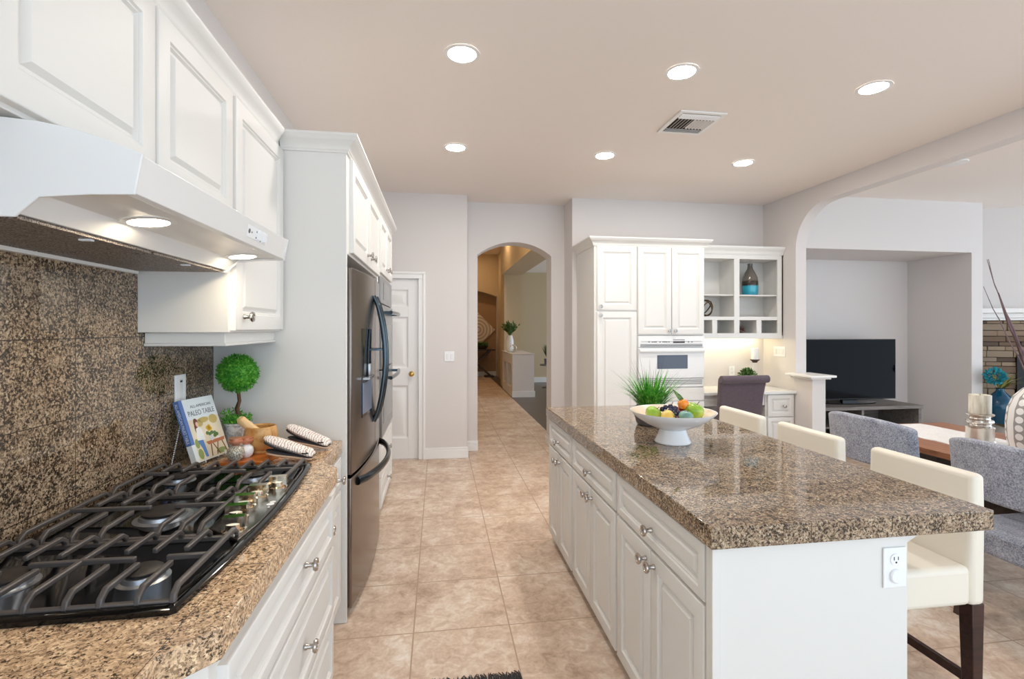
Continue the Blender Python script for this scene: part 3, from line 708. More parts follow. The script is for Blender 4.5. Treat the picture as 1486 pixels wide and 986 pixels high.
# ================================================================ ISLAND
IF = 0.785
b = B(); b.prism([(0.752, 1.272), (1.683, 1.272), (1.683, 3.405), (0.752, 3.405)], 2, CT - 0.062, CT)
tag(obj('island_worktop', b, 'granite_island', None, 0.004, 2), 'polished brown granite worktop on the kitchen island with tile joints', 'worktop')
def icab(label, y0, y1, mid, d0, d1, kdz=0.735):
    t = thing('island_cabinet', label, 'cabinet', (1.08, (y0 + y1) / 2, 0), group='island cabinets facing the fridge')
    b = B(); b.box(IF, 1.36, y0, y1, 0.05, 0.851); b.box(IF + 0.06, 1.36, y0, y1, 0.001, 0.05); obj('body', b, 'cab', t, 0.002)
    front('drawer', t, '-x', IF, d0, d1, 0.672, 0.842, ((d0 + d1) / 2, kdz + 0.005), 0.030)
    front('door', t, '-x', IF, d0, mid - 0.003, 0.058, 0.660, (mid - 0.035, 0.618), 0.055)
    front('door', t, '-x', IF, mid + 0.003, d1, 0.058, 0.660, (mid + 0.035, 0.618), 0.055)
    return t
icab('white island cabinet with a drawer over two doors, nearest the camera', 1.325, 2.049, 1.70, 1.335, 2.04)
icab('white island cabinet with a drawer over two doors, middle of the three', 2.051, 2.769, 2.42, 2.065, 2.755)
icab('white island cabinet with a drawer over two doors, farthest near the arch', 2.771, 3.375, 3.08, 2.785, 3.360)
ip = thing('island_surround', 'plain white end panel of the island under the granite edge', 'cabinet', (1.08, 1.31, 0))
b = B(); b.box(0.770, 1.405, 1.298, 1.323, 0.001, 0.851); obj('panel', b, 'cab', ip, 0.002)
b = B(); b.box(0.764, 0.790, 1.290, 1.324, 0.001, 0.851); obj('corner_strip', b, 'cab', ip, 0.002)
b = B(); b.box(1.362, 1.405, 1.325, 3.375, 0.001, 0.851); obj('back_panel', b, 'cab', ip, 0.002)
cb = [(1.406, 0.851), (1.56, 0.851), (1.555, 0.835), (1.50, 0.825), (1.45, 0.80), (1.42, 0.765), (1.406, 0.72)]
for y in (1.34, 2.32, 3.30):
    b = B(); b.prism(cb, 1, y, y + 0.05); obj('corbel', b, 'cab', ip, 0.003)
# outlet
def plate(name, label, x, y, z0, z1, hw, wy=0.006):
    t = thing(name, label, 'outlet', (x, y, z0)); b = B(); b.box(x - hw, x + hw, y - wy, y, z0, z1); obj('cover_plate', b, 'white_plastic', t, 0.002); return t
ot = plate('power_outlet', 'white power outlet with a round plug on the island end panel', 1.356, 1.2975, 0.692, 0.812, 0.039)
b = B(); b.lathe([(0.018, 0), (0.018, 0.003), (0.0005, 0.003)], (1.356, 1.2915, 0.777), 24, Matrix.Rotation(PI / 2, 3, 'X')); sk = obj('socket', b, 'white_plastic', ot)
b = B()
for dx in (-0.007, 0.007): b.box(1.356 + dx - 0.0012, 1.356 + dx + 0.0012, 1.2879, 1.2886, 0.776, 0.786)
b.lathe([(0.0028, 0), (0.0028, 0.0006), (0.0003, 0.0006)], (1.356, 1.2884, 0.769), 10, Matrix.Rotation(PI / 2, 3, 'X')); obj('slots', b, 'black_matte', sk)
b = B(); b.lathe([(0.021, 0), (0.021, 0.005), (0.018, 0.008), (0.0005, 0.008)], (1.356, 1.2915, 0.728), 28, Matrix.Rotation(PI / 2, 3, 'X')); obj('round_plug', b, 'white_plastic', ot)

# ================================================================ CEILING FITTINGS
GC = 'recessed ceiling lamps over the kitchen'
def can(x, y, label):
    t = thing('recessed_lamp', label, 'ceiling lamp', (x, y, HC), group=GC)
    b = B(); b.lathe([(0.098, -0.0005), (0.098, -0.004), (0.078, -0.006), (0.076, -0.001)], (0, 0, 0), 40, cap=False); obj('trim_ring', b, 'trim', t, local=True)
    b = B(); b.lathe([(0.077, -0.0015), (0.070, -0.005), (0.0005, -0.006)], (0, 0, 0), 40); obj('lens', b, 'lamp', t, local=True)
    return t
k0 = can(0.130, 2.735, 'glowing recessed lamp in the front row, nearest the left wall cabinets')
for x, y, l in ((1.425, 2.735, 'glowing recessed lamp in the front row, in front of the air vent'), (2.715, 2.735, 'glowing recessed lamp in the front row, nearest the dining room beam'),
                (0.143, 4.155, 'small-looking glowing recessed lamp in the back row, before the pantry door'), (1.445, 4.155, 'glowing recessed lamp in the back row, before the hall arch and oven'), (2.765, 4.155, 'glowing recessed lamp in the back row, nearest the beam and desk corner')):
    dup(k0, (x, y, HC), None, l)
t = thing('recessed_lamp', 'unlit recessed lamp on the dining room ceiling beyond the beam', 'ceiling lamp', (4.67, 3.86, HC))
b = B(); b.lathe([(0.10, -0.0005), (0.10, -0.010), (0.085, -0.014), (0.0005, -0.012)], (4.67, 3.86, HC), 32); obj('lens', b, 'trim', t)
vt = thing('air_vent', 'square white louvred air vent in the ceiling', 'vent', (1.845, 3.395, HC))
b = B(); x0, x1, y0, y1 = 1.665, 2.015, 3.205, 3.590; z = HC
for q in ((x0, x1, y0, y0 + 0.03), (x0, x1, y1 - 0.03, y1), (x0, x0 + 0.03, y0 + 0.03, y1 - 0.03), (x1 - 0.03, x1, y0 + 0.03, y1 - 0.03)): b.box(*q, z - 0.012, z - 0.0005)
obj('frame', b, 'trim', vt, 0.003)
b = B(); b.box(x0 + 0.03, x1 - 0.03, y0 + 0.03, y1 - 0.03, z - 0.003, z - 0.001); M['vent_dark'] = plain('vent_dark', '#453a30', 0.8); obj('backing', b, 'vent_dark', vt)
def slat(p, q, tilt):
    b = B(); p, q = Vector(p), Vector(q); d = (q - p).normalized(); a = d.cross(Vector((0, 0, 1)))
    e = a * 0.0075 * math.cos(tilt) + Vector((0, 0, 0.0075 * math.sin(tilt))); nn_ = d.cross(e).normalized() * 0.0012
    b.loft([[r + e + nn_, r - e + nn_, r - e - nn_, r + e - nn_] for r in (p, q)]); obj('louvre', b, 'trim', vt)
for k in range(3): slat((x0 + 0.03, y0 + 0.047 + 0.024 * k, z - 0.014), (x1 - 0.03, y0 + 0.045 + 0.024 * k, z - 0.014), 0.7)
for k in range(3): slat((x0 + 0.03, y1 - 0.045 - 0.024 * k, z - 0.014), (x1 - 0.03, y1 - 0.045 - 0.024 * k, z - 0.014), -0.7)
for k in range(11): slat((x0 + 0.05 + 0.025 * k, y0 + 0.115, z - 0.014), (x0 + 0.05 + 0.025 * k, y1 - 0.115, z - 0.014), 0.7 if k < 5 else -0.7)

# ================================================================ THINGS ON THE LEFT WORKTOP
# wooden board
bd = thing('cutting_board', 'orange-brown wooden cutting board under mortar and shakers', 'board', (-0.76, 2.24, CT))
b = B(); b.prism([(-0.868, 2.112), (-0.700, 2.105), (-0.672, 2.330), (-0.850, 2.345)], 2, CT + 0.001, CT + 0.022); obj('board', b, 'orange_wood', bd, 0.004, 3)
BZ = CT + 0.0225
mo = thing('mortar', 'round olive wood mortar standing on the cutting board', 'mortar', (-0.757, 2.263, BZ))
b = B(); b.lathe([(0.0005, 0.0), (0.040, 0.0), (0.043, 0.006), (0.038, 0.014), (0.052, 0.024), (0.064, 0.045), (0.068, 0.070), (0.064, 0.098), (0.061, 0.112), (0.057, 0.114), (0.052, 0.108), (0.054, 0.08), (0.050, 0.045), (0.0005, 0.03)], (-0.757, 2.263, BZ), 36); obj('bowl', b, 'mortar_wood', mo)
b = B(); b.tube([(-0.757, 2.258, BZ + 0.075), (-0.792, 2.252, BZ + 0.105), (-0.832, 2.246, BZ + 0.145), (-0.840, 2.245, BZ + 0.152)], [0.022, 0.019, 0.0185, 0.010], 18)
tag(obj('pestle', b, 'pestle_wood'), 'pale wooden pestle leaning out of the round mortar', 'pestle')
def shaker(label, x, y, r, mat):
    t = thing('shaker', label, 'shaker', (x, y, BZ), group='globe shakers on the cutting board')
    b = B(); b.lathe([(0.0005, 0.0), (r * 0.5, 0.0), (r * 0.86, r * 0.35), (r, r * 0.9), (r * 0.88, r * 1.42), (r * 0.5, r * 1.78), (r * 0.45, r * 1.85)], (x, y, BZ), 32); obj('globe', b, mat, t)
    b = B(); z = BZ + r * 1.83; h = 0.03
    tl = Matrix.Rotation(0.0, 3, 'Y')
    b.lathe([(0.012, 0), (0.014, 0.004), (0.024, 0.008), (0.0265, 0.012), (0.0265, 0.019), (0.022, 0.021), (0.022, 0.026), (0.026, 0.028), (0.026, h), (0.0005, h + 0.002)], (x, y, z), 32, tl); obj('cap', b, 'copper', t)
shaker('glass globe shaker of crushed salt with copper cap, at the board front', -0.808, 2.130, 0.034, 'salt')
shaker('white globe shaker with copper cap, behind the salt globe', -0.788, 2.185, 0.029, 'white_gloss')
# cookbook on an easel
def basis(bl, dirv, lean):
    d = Vector((*dirv, 0)).normalized(); n0 = Vector((d.y, -d.x, 0)); up = (-math.sin(lean) * n0 + Vector((0, 0, math.cos(lean)))).normalized(); n = d.cross(up).normalized()
    return Vector(bl), d, up, n
BO, BD, BU, BN = basis((-0.952, 2.135, CT + 0.016), (0.245, 0.97), math.radians(19))
BWd, BH, BTk = 0.192, 0.262, 0.024
def bk(u, v, w): return BO + BD * u + BU * v + BN * w
def bquad(b, pts, w0, w1): b.loft([[bk(u, v, w0) for u, v in pts], [bk(u, v, w1) for u, v in pts]])
def brect(b, u0, u1, v0, v1, w0, w1): bquad(b, [(u0, v0), (u1, v0), (u1, v1), (u0, v1)], w0, w1)
ck = thing('cookbook', 'cookbook with illustrated pale cover and blue spine, propped on the easel', 'book', BO)
M['cover'] = plain('cover_paper', '#e6edee', 0.35); M['spine'] = plain('spine_blue', '#5c7cba', 0.35); M['paper'] = plain('paper', '#efece4', 0.7); M['ink'] = plain('grey_ink', '#70757c', 0.6)
b = B(); brect(b, 0.0, BWd, 0, BH, -0.002, 0.0); brect(b, 0.0, BWd, 0, BH, -BTk, -BTk + 0.002); obj('cover', b, 'cover', ck)
b = B(); brect(b, 0.004, BWd - 0.004, 0.004, BH - 0.004, -BTk + 0.002, -0.002); obj('pages', b, 'paper', ck)
b = B(); brect(b, -0.002, 0.0005, 0.075, BH, -BTk, 0.0); b.mi = 1; brect(b, -0.002, 0.0005, 0, 0.075, -BTk, 0.0); spn = obj('spine', b, ['spine', 'cover'], ck)
b = B(); brect(b, 0.0, 0.016, 0.075, BH, 0.0001, 0.0006); obj('spine_edge', b, 'spine', ck)
def col(i, h, r=0.5):
    k = 'pic' + h
    if k not in M: M[k] = plain('print_' + h.strip('#'), h, r)
    return M[k]
pics = ['#e9dcc0', '#c9b36a', '#7a4430', '#efc9ae', '#f0f0ec', '#e2b426', '#5f7f48', '#5a86c4', '#7a4a34', '#c27a52', '#8fa05c', '#cfd8d8']
b = B()
def blob(ci, u, v, ru, rv, w=0.0008, n=14):
    b.mi = ci; bquad(b, [(u + ru * math.cos(2 * PI * k / n), v + rv * math.sin(2 * PI * k / n)) for k in range(n)], 0.0002, w)
def rec(ci, u0, u1, v0, v1, w=0.0008): b.mi = ci; brect(b, u0, u1, v0, v1, 0.0002, w)
rec(0, 0.018, 0.19, 0.004, 0.175, 0.0004)
blob(1, 0.155, 0.16, 0.024, 0.02, 0.0006); blob(1, 0.10, 0.165, 0.03, 0.012, 0.0006); blob(1, 0.075, 0.155, 0.018, 0.016, 0.0006)
blob(10, 0.030, 0.075, 0.012, 0.02, 0.0006); blob(10, 0.034, 0.03, 0.014, 0.022, 0.0006); blob(10, 0.15, 0.02, 0.03, 0.012, 0.0006)
blob(2, 0.054, 0.158, 0.012, 0.020); blob(2, 0.046, 0.135, 0.006, 0.022); blob(3, 0.058, 0.152, 0.0075, 0.011, 0.001)
b.mi = 4; bquad(b, [(0.036, 0.085), (0.080, 0.082), (0.076, 0.13), (0.062, 0.140), (0.046, 0.136)], 0.0002, 0.0009)
b.mi = 7; bquad(b, [(0.036, 0.086), (0.066, 0.084), (0.068, 0.05), (0.070, 0.012), (0.056, 0.012), (0.050, 0.05)], 0.0002, 0.001)
b.mi = 9; bquad(b, [(0.078, 0.072), (0.188, 0.074), (0.182, 0.060), (0.088, 0.058)], 0.0002, 0.001)
for u0, u1 in ((0.10, 0.088), (0.11, 0.135), (0.14, 0.118), (0.165, 0.178)):
    b.mi = 8; bquad(b, [(u0, 0.060), (u0 + 0.005, 0.060), (u1 + 0.005, 0.008), (u1, 0.008)], 0.0002, 0.0009)
for u, v in ((0.108, 0.128), (0.118, 0.132), (0.113, 0.120), (0.123, 0.122)): blob(5, u, v, 0.0085, 0.0085, 0.0012)
for u, v in ((0.100, 0.106), (0.112, 0.10), (0.125, 0.104), (0.140, 0.10), (0.150, 0.092), (0.137, 0.088)): blob(6, u, v, 0.009, 0.008, 0.0011)
blob(11, 0.115, 0.082, 0.010, 0.012, 0.0012); blob(4, 0.15, 0.077, 0.016, 0.004, 0.0012)
obj('cover_picture', b, [col(0, h) for h in pics], ck)
def text(parent, body, size, mat, origin, ux, vx, name='lettering', align='CENTER', sx=1.0):
    cu = bpy.data.curves.new('lettering', 'FONT'); cu.body = body; cu.size = size; cu.align_x = align; cu.align_y = 'CENTER'; cu.extrude = 0.0002
    tmp = bpy.data.objects.new('lettering', cu); C.objects.link(tmp)
    me = bpy.data.meshes.new_from_object(tmp.evaluated_get(bpy.context.evaluated_depsgraph_get())); bpy.data.objects.remove(tmp)
    me.materials.clear(); me.materials.append(mat); ux, vx = Vector(ux), Vector(vx); wx = ux.cross(vx)
    mt = Matrix((ux * sx, vx, wx)).transposed().to_4x4(); mt.translation = Vector(origin) - wl(parent); me.transform(mt)
    o = bpy.data.objects.new(name, me); C.objects.link(o); o.parent = parent; return o
text(ck, 'ALL-AMERICAN', 0.017, M['ink'], bk(0.110, 0.228, 0.0006), BD, BU, 'subtitle')
text(ck, 'PALEO TABLE', 0.031, M['ink'], bk(0.104, 0.199, 0.0006), BD, BU, 'title', sx=0.80)
text(spn, 'ALL-AMERICAN PALEO TABLE', 0.018, M['cover'], bk(-0.0022, 0.168, -BTk / 2), -BU, BN, 'spine_title', sx=0.70)
es = thing('easel', 'twisted wire easel holding the cookbook on the granite', 'easel', (BO.x, BO.y, CT))
b = B()
for u in (0.035, 0.155):
    a0 = bk(u, 0.20, -BTk - 0.003); a1 = bk(u, -0.006, -BTk - 0.003); a2 = bk(u, -0.006, 0.008); a3 = bk(u, 0.016, 0.009)
    b.tube([a0, a1, a2, a3], 0.0022, 8)
obj('ledge_frame', b, 'white_gloss', es)
m = Mt('twisted_wire', None, 0.3); v = m.coord((1, 1, 1)); wv = m.n('ShaderNodeTexWave'); wv.inputs['Scale'].default_value = 45; wv.bands_direction = 'Z'; m.l(v, wv.inputs['Vector']); m.col(m.ramp(wv.outputs['Fac'], [(0.35, '#2a2522'), (0.6, '#f2f0ec')])); M['twist'] = m.m
b = B(); b.tube([bk(0.03, 0.20, -BTk - 0.004), (-1.050, 2.135, CT + 0.002)], 0.0024, 8); obj('back_leg', b, 'twist', es)
# topiary
tp = thing('topiary', 'small round-headed topiary tree in a marbled pot by the splashback corner', 'topiary', (-0.905, 2.41, CT))
tx, ty = -0.905, 2.41
b = B(); b.lathe([(0.0005, 0.001), (0.042, 0.001), (0.046, 0.01), (0.056, 0.118), (0.060, 0.120), (0.060, 0.130), (0.052, 0.130), (0.050, 0.112), (0.0005, 0.112)], (tx, ty, CT), 32); obj('pot', b, 'marble', tp)
b = B(); b.tube([(tx, ty, CT + 0.112), (tx + 0.006, ty, CT + 0.15), (tx - 0.004, ty, CT + 0.19), (tx + 0.007, ty, CT + 0.225), (tx, ty, CT + 0.29)], [0.010, 0.009, 0.010, 0.008, 0.007], 10); obj('trunk', b, 'bark', tp)
b = B(); cz = CT + 0.352
b.ball((tx, ty, cz), 0.072, 16, 10)
for k in range(2600):
    d = Vector((random.gauss(0, 1), random.gauss(0, 1), random.gauss(0, 1))).normalized()
    p = Vector((tx, ty, cz)) + d * random.uniform(0.066, 0.082); dd = (d + Vector((random.uniform(-.9, .9), random.uniform(-.9, .9), random.uniform(-.9, .9)))).normalized()
    b.leaf(p, dd, random.uniform(0.010, 0.020), 0.005)
obj('foliage_ball', b, 'topiary', tp, recalc=False)
b = B()
for k in range(420):
    a = random.uniform(0, 2 * PI); r = random.uniform(0.0, 0.052); p = Vector((tx + r * math.cos(a), ty + r * math.sin(a), CT + 0.115))
    d = Vector((math.cos(a) * random.uniform(0, .8), math.sin(a) * random.uniform(0, .8), 1)).normalized(); hh = random.uniform(0.01, 0.05) + (0.03 if math.cos(a - 2.6) > 0.6 and r > 0.02 else 0)
    for j in range(3): b.leaf(p + d * hh * j / 2.2, (d + Vector((random.uniform(-1, 1), random.uniform(-1, 1), random.uniform(-.4, .6)))).normalized(), 0.016, 0.006)
obj('ground_cover', b, 'topiary', tp, recalc=False)
# oven mitts
m = Mt('birch_print', None, 0.85); v = m.coord(); wv = m.n('ShaderNodeTexWave'); wv.inputs['Scale'].default_value = 30; wv.inputs['Distortion'].default_value = 7; wv.inputs['Detail'].default_value = 3; wv.inputs['Detail Scale'].default_value = 2.0; m.l(v, wv.inputs['Vector'])
m.col(m.ramp(wv.outputs['Fac'], [(0.0, '#b39a8c'), (0.25, '#dcc6b8'), (0.5, '#f3eeea'), (1.0, '#f1eae4')])); M['birch'] = m.m
M['mitt_lining'] = plain('mitt_lining', '#3f3c40', 0.8); M['mitt_hem'] = plain('mitt_hem', '#d8b79c', 0.8)
def mitt(label, loc, rz, tilt, L=0.205):
    t = thing('oven_mitt', label, 'oven mitt', loc, rz, 'birch print oven mitts')
    # closed end (wrist) at +x, open beak at -x
    def lobe(zc0, zc1, w0, h, mat, nm, x0=-L / 2, top=True):
        b = B(); R = []; n = 12; N = 16
        for i in range(N + 1):
            s_ = i / N; x = x0 + (L / 2 - x0) * s_; wd = w0 * (0.5 + 0.5 * min(1, math.sin(min(1, s_ * 3.0) * PI / 2))) * (1 - 0.15 * s_)
            hh = h * (0.6 + 0.4 * math.sin(min(1, s_ * 2.2) * PI / 2)); zc = zc0 + (zc1 - zc0) * s_
            if i in (0, N): wd *= 0.8; hh *= 0.55
            R.append([Vector((x, wd * math.cos(2 * PI * k / n), zc + hh * math.sin(2 * PI * k / n))) for k in range(n)])
        b.loft(R)
        for vv in b.bm.verts: vv.co.rotate(Euler((0, tilt, 0)))
        return obj(nm, b, mat, t, local=True)
    lobe(0.070, 0.033, 0.043, 0.020, 'birch', 'upper_lobe')
    lobe(0.054, 0.027, 0.041, 0.013, 'mitt_lining', 'lining', -L / 2 + 0.003)
    lobe(0.022, 0.024, 0.036, 0.008, 'mitt_lining', 'lining', -L / 2 + 0.016)
    lobe(0.011, 0.019, 0.038, 0.010, 'mitt_hem', 'lower_lobe', -L / 2 + 0.02)
    b = B()
    for x, y in ((0.066, -0.037), (0.075, -0.040), (0.060, -0.030), (0.083, -0.037), (0.070, -0.027)): b.ball((x, y, 0.040 + random.uniform(-0.004, 0.006)), (0.006, 0.003, 0.003), 8, 6)
    for vv in b.bm.verts: vv.co.rotate(Euler((0, tilt, 0)))
    obj('printed_mark', b, 'black_matte', t, local=True)
    return t
mitt('birch print oven mitt in front, resting against the cutting board', (-0.625, 2.175, CT + 0.013), -0.02, 0.19)
mitt('birch print oven mitt behind the other, gaping near the side panel', (-0.600, 2.375, CT + 0.018), -0.18, 0.22)
# outlet on the splashback
t = thing('power_outlet', 'white outlet plate on the granite splashback behind the cookbook', 'outlet', (-1.075, 2.255, 1.165))
b = B(); b.box(-1.0655, -1.058, 2.190, 2.272, 1.155, 1.278); obj('cover_plate', b, 'white_plastic', t, 0.002)
b = B(); b.box(-1.059, -1.0575, 2.219, 2.244, 1.175, 1.26); rk = obj('insert', b, 'white_enamel', t, 0.001)
b = B(); b.box(-1.0575, -1.057, 2.223, 2.240, 1.246, 1.254); obj('indicator', b, 'black_matte', rk)

# ================================================================ THINGS ON THE ISLAND
bx, by = 1.133, 2.265
fb = thing('fruit_bowl', 'white footed ceramic bowl of fruit on the island', 'bowl', (bx, by, CT))
b = B(); b.lathe([(0.0005, 0.001), (0.084, 0.001), (0.086, 0.006), (0.070, 0.040), (0.062, 0.066), (0.080, 0.072), (0.130, 0.094), (0.175, 0.124), (0.202, 0.150), (0.204, 0.154), (0.199, 0.153), (0.172, 0.130), (0.125, 0.102), (0.07, 0.086), (0.0005, 0.082)], (bx, by, CT), 56)
obj('bowl', b, 'white_gloss', fb)
M['bowl_in'] = plain('bowl_inside', '#f2dfc8', 0.25)
b = B(); b.lathe([(0.1985, 0.1535), (0.172, 0.1308), (0.125, 0.1028), (0.07, 0.0868), (0.0005, 0.0828)], (bx, by, CT), 56, cap=False); obj('bowl_lining', b, 'bowl_in', fb, recalc=False)
def fruitmat(n, a, c, sc=14):
    m = Mt(n, None, 0.25, coat=0.2); v = m.coord(); m.col(m.ramp(m.noise(v, sc, 3), [(0.35, a), (0.65, c)])); return m.m
M['green_apple'] = fruitmat('green_apple', '#7fae2a', '#b9cf58'); M['pear'] = fruitmat('yellow_pear', '#dcb956', '#efd584'); M['orange'] = fruitmat('orange_fruit', '#ef7f1c', '#f59a38', 40); M['plum'] = fruitmat('red_plum', '#7a1f1c', '#b4512f'); M['grape'] = fruitmat('black_grape', '#15152e', '#2b2c52'); M['fig'] = fruitmat('blue_green_fruit', '#5f9088', '#86b0a4')
def apple(label, p, r, mat, ang=0.0, nm='apple', cat='apple'):
    t = thing(nm, label, cat, (p[0], p[1], p[2] - r * 0.86))
    b = B(); pr = []
    for k in range(15):
        a = -PI / 2 + PI * k / 14; rr = r * math.cos(a) * (1.0 + 0.10 * math.sin(a)); z = r * 0.88 * math.sin(a)
        if a > 1.1: z -= r * 0.28 * (a - 1.1)
        if a < -1.2: z += r * 0.15 * (-1.2 - a)
        pr.append((max(rr, 0.0004), z))
    rm = Matrix.Rotation(ang, 3, 'Y') @ Matrix.Rotation(ang * 0.6, 3, 'X')
    b.lathe(pr, p, 28, rm); obj('flesh', b, mat, t)
    b = B(); q = Vector(p) + rm @ Vector((0, 0, r * 0.70)); b.tube([q, q + rm @ Vector((0.002, 0, r * 0.2)), q + rm @ Vector((0.006, 0.002, r * 0.42))], [0.0018, 0.0015, 0.002], 8); obj('stem', b, 'bark', t)
apple('large green apple at the right of the fruit bowl', (bx + 0.105, by - 0.01, CT + 0.150), 0.048, 'green_apple', 0.35)
apple('small green apple at the left of the fruit bowl', (bx - 0.098, by + 0.005, CT + 0.140), 0.040, 'green_apple', 0.5)
apple('yellow apple lying in front between green apple and grapes', (bx - 0.055, by - 0.062, CT + 0.132), 0.037, 'pear', 1.1)
apple('blue-green fruit at the front middle of the bowl', (bx + 0.022, by - 0.088, CT + 0.138), 0.034, 'fig', 0.2, 'fig', 'fruit')
apple('dark red plum under the orange in the fruit bowl', (bx + 0.060, by + 0.035, CT + 0.137), 0.034, 'plum', 0.3, 'plum', 'plum')
orr = thing('orange', 'small orange with a green leaf on top of the fruit', 'orange', (bx + 0.055, by + 0.010, CT + 0.157))
b = B(); b.ball((bx + 0.057, by + 0.004, CT + 0.184), (0.027, 0.027, 0.025), 24, 16); obj('flesh', b, 'orange', orr)
b = B(); q = Vector((bx + 0.05, by + 0.004, CT + 0.205))
b.loft([[q + Vector((-0.040 * t_ + dx * w_ * 0.7, 0.004 * t_ , 0.045 * t_ + dx * w_ * 0.7 + dz)) for dx, dz in ((-1, 0.0006), (0, -0.003), (1, 0.0006), (0, 0.003))] for t_, w_ in ((-0.5, 0.003), (-0.1, 0.010), (0.3, 0.012), (0.75, 0.007), (1.15, 0.0008))]); obj('leaf', b, 'dark_leaf', orr)
gr = thing('grape_bunch', 'bunch of black grapes in the middle of the fruit bowl', 'grapes', (bx - 0.015, by - 0.03, CT + 0.10))
for k, (dx, dy, dz) in enumerate(((-.036, -.01, .155), (-.018, -.02, .162), (0, -.015, .158), (-.028, .008, .172), (-.008, 0, .176), (.014, -.002, .168), (-.043, .014, .162), (-.008, -.034, .150), (-.002, -.042, .142), (.018, -.028, .150), (.026, .012, .164), (-.012, -.055, .128), (.004, -.062, .122), (.004, -.012, .166), (.006, .022, .172))):
    b = B(); b.ball((bx + dx - 0.01, by + dy - 0.01, CT + dz), (0.0115, 0.0115, 0.0125), 14, 10); obj('grape', b, 'grape', gr)
b = B(); b.tube([(bx - 0.01, by, CT + 0.155), (bx - 0.004, by + 0.004, CT + 0.182), (bx + 0.004, by + 0.006, CT + 0.196)], 0.002, 8); obj('stalk', b, 'bark', gr)
# grass in a grey pot
gp = thing('potted_grass', 'spiky green ornamental grass in a dark grey pot behind the fruit bowl', 'plant', (1.215, 2.70, CT)); gx, gy = 1.215, 2.70
b = B(); b.lathe([(0.0005, 0.001), (0.070, 0.001), (0.082, 0.015), (0.094, 0.06), (0.090, 0.105), (0.084, 0.108), (0.080, 0.095), (0.0005, 0.095)], (gx, gy, CT), 36); obj('pot', b, 'grey_pot', gp)
b = B()
for k in range(330):
    a = random.uniform(0, 2 * PI); r = random.uniform(0, 0.06); sp_r = random.random()
    d = Vector((math.cos(a) * (0.15 + 0.85 * sp_r), math.sin(a) * (0.15 + 0.85 * sp_r), 1.0)).normalized()
    b.leaf((gx + r * math.cos(a), gy + r * math.sin(a), CT + 0.09), d, random.uniform(0.13, 0.25), random.uniform(0.006, 0.010), random.uniform(0.2, 1.2), 5)
obj('grass_blades', b, 'grass', gp, recalc=False)
b = B()
for k in range(46):
    a = random.uniform(0, 2 * PI); s_ = random.random(); d = Vector((math.cos(a) * (0.1 + 1.2 * s_), math.sin(a) * (0.1 + 1.2 * s_), 1.0)).normalized()
    b.leaf((gx + 0.03 * math.cos(a), gy + 0.03 * math.sin(a), CT + 0.09), d, random.uniform(0.24, 0.34), 0.003, random.uniform(0.3, 1.3), 7)
M['dark_blade'] = plain('dark_blade', '#3c3f34', 0.6); obj('thin_stems', b, 'dark_blade', gp, recalc=False)

# ================================================================ SEATING
def stool():
    t = thing('bar_stool', 'ivory leather bar stool nearest the camera, dark legs visible', 'stool', (1.76, 1.75, 0), group='ivory bar stools along the island')
    w = 0.222
    b = B(); b.box(-0.245, 0.165, -w, w, 0.455, 0.600); obj('seat', b, 'leather', t, 0.022, 4, local=True)
    b = B(); b.loft([[(x0, -w, z), (x1, -w, z), (x1, w, z), (x0, w, z)] for x0, x1, z in ((0.160, 0.225, 0.452), (0.160, 0.228, 0.62), (0.168, 0.230, 0.78), (0.172, 0.226, 0.935))]); obj('backrest', b, 'leather', t, 0.02, 4, local=True)
    for sx, sy in ((-1, -1), (-1, 1), (1, -1), (1, 1)):
        b = B(); x = 0.198 if sx > 0 else -0.215; y = sy * (w - 0.030); k = 0.005 if sx > 0 else -0.004
        b.loft([[(x + k * q - h, y - h, z), (x + k * q + h, y - h, z), (x + k * q + h, y + h, z), (x + k * q - h, y + h, z)] for z, h, q in ((0.001, 0.019, 1), (0.458, 0.026, 0))]); obj('leg', b, 'espresso', t, 0.003, local=True)
    b = B(); b.box(0.196, 0.216, -w + 0.05, w - 0.05, 0.14, 0.175); obj('stretcher', b, 'espresso', t, 0.002, local=True)
    b = B(); b.box(-0.225, -0.205, -w + 0.05, w - 0.05, 0.215, 0.25); obj('stretcher', b, 'espresso', t, 0.002, local=True)
    return t
s0 = stool()
dup(s0, (1.755, 2.365, 0), 0.0, 'ivory leather bar stool in the middle, between the other two stools')
dup(s0, (1.755, 2.955, 0), 0.0, 'ivory leather bar stool farthest away, by the end of the island')
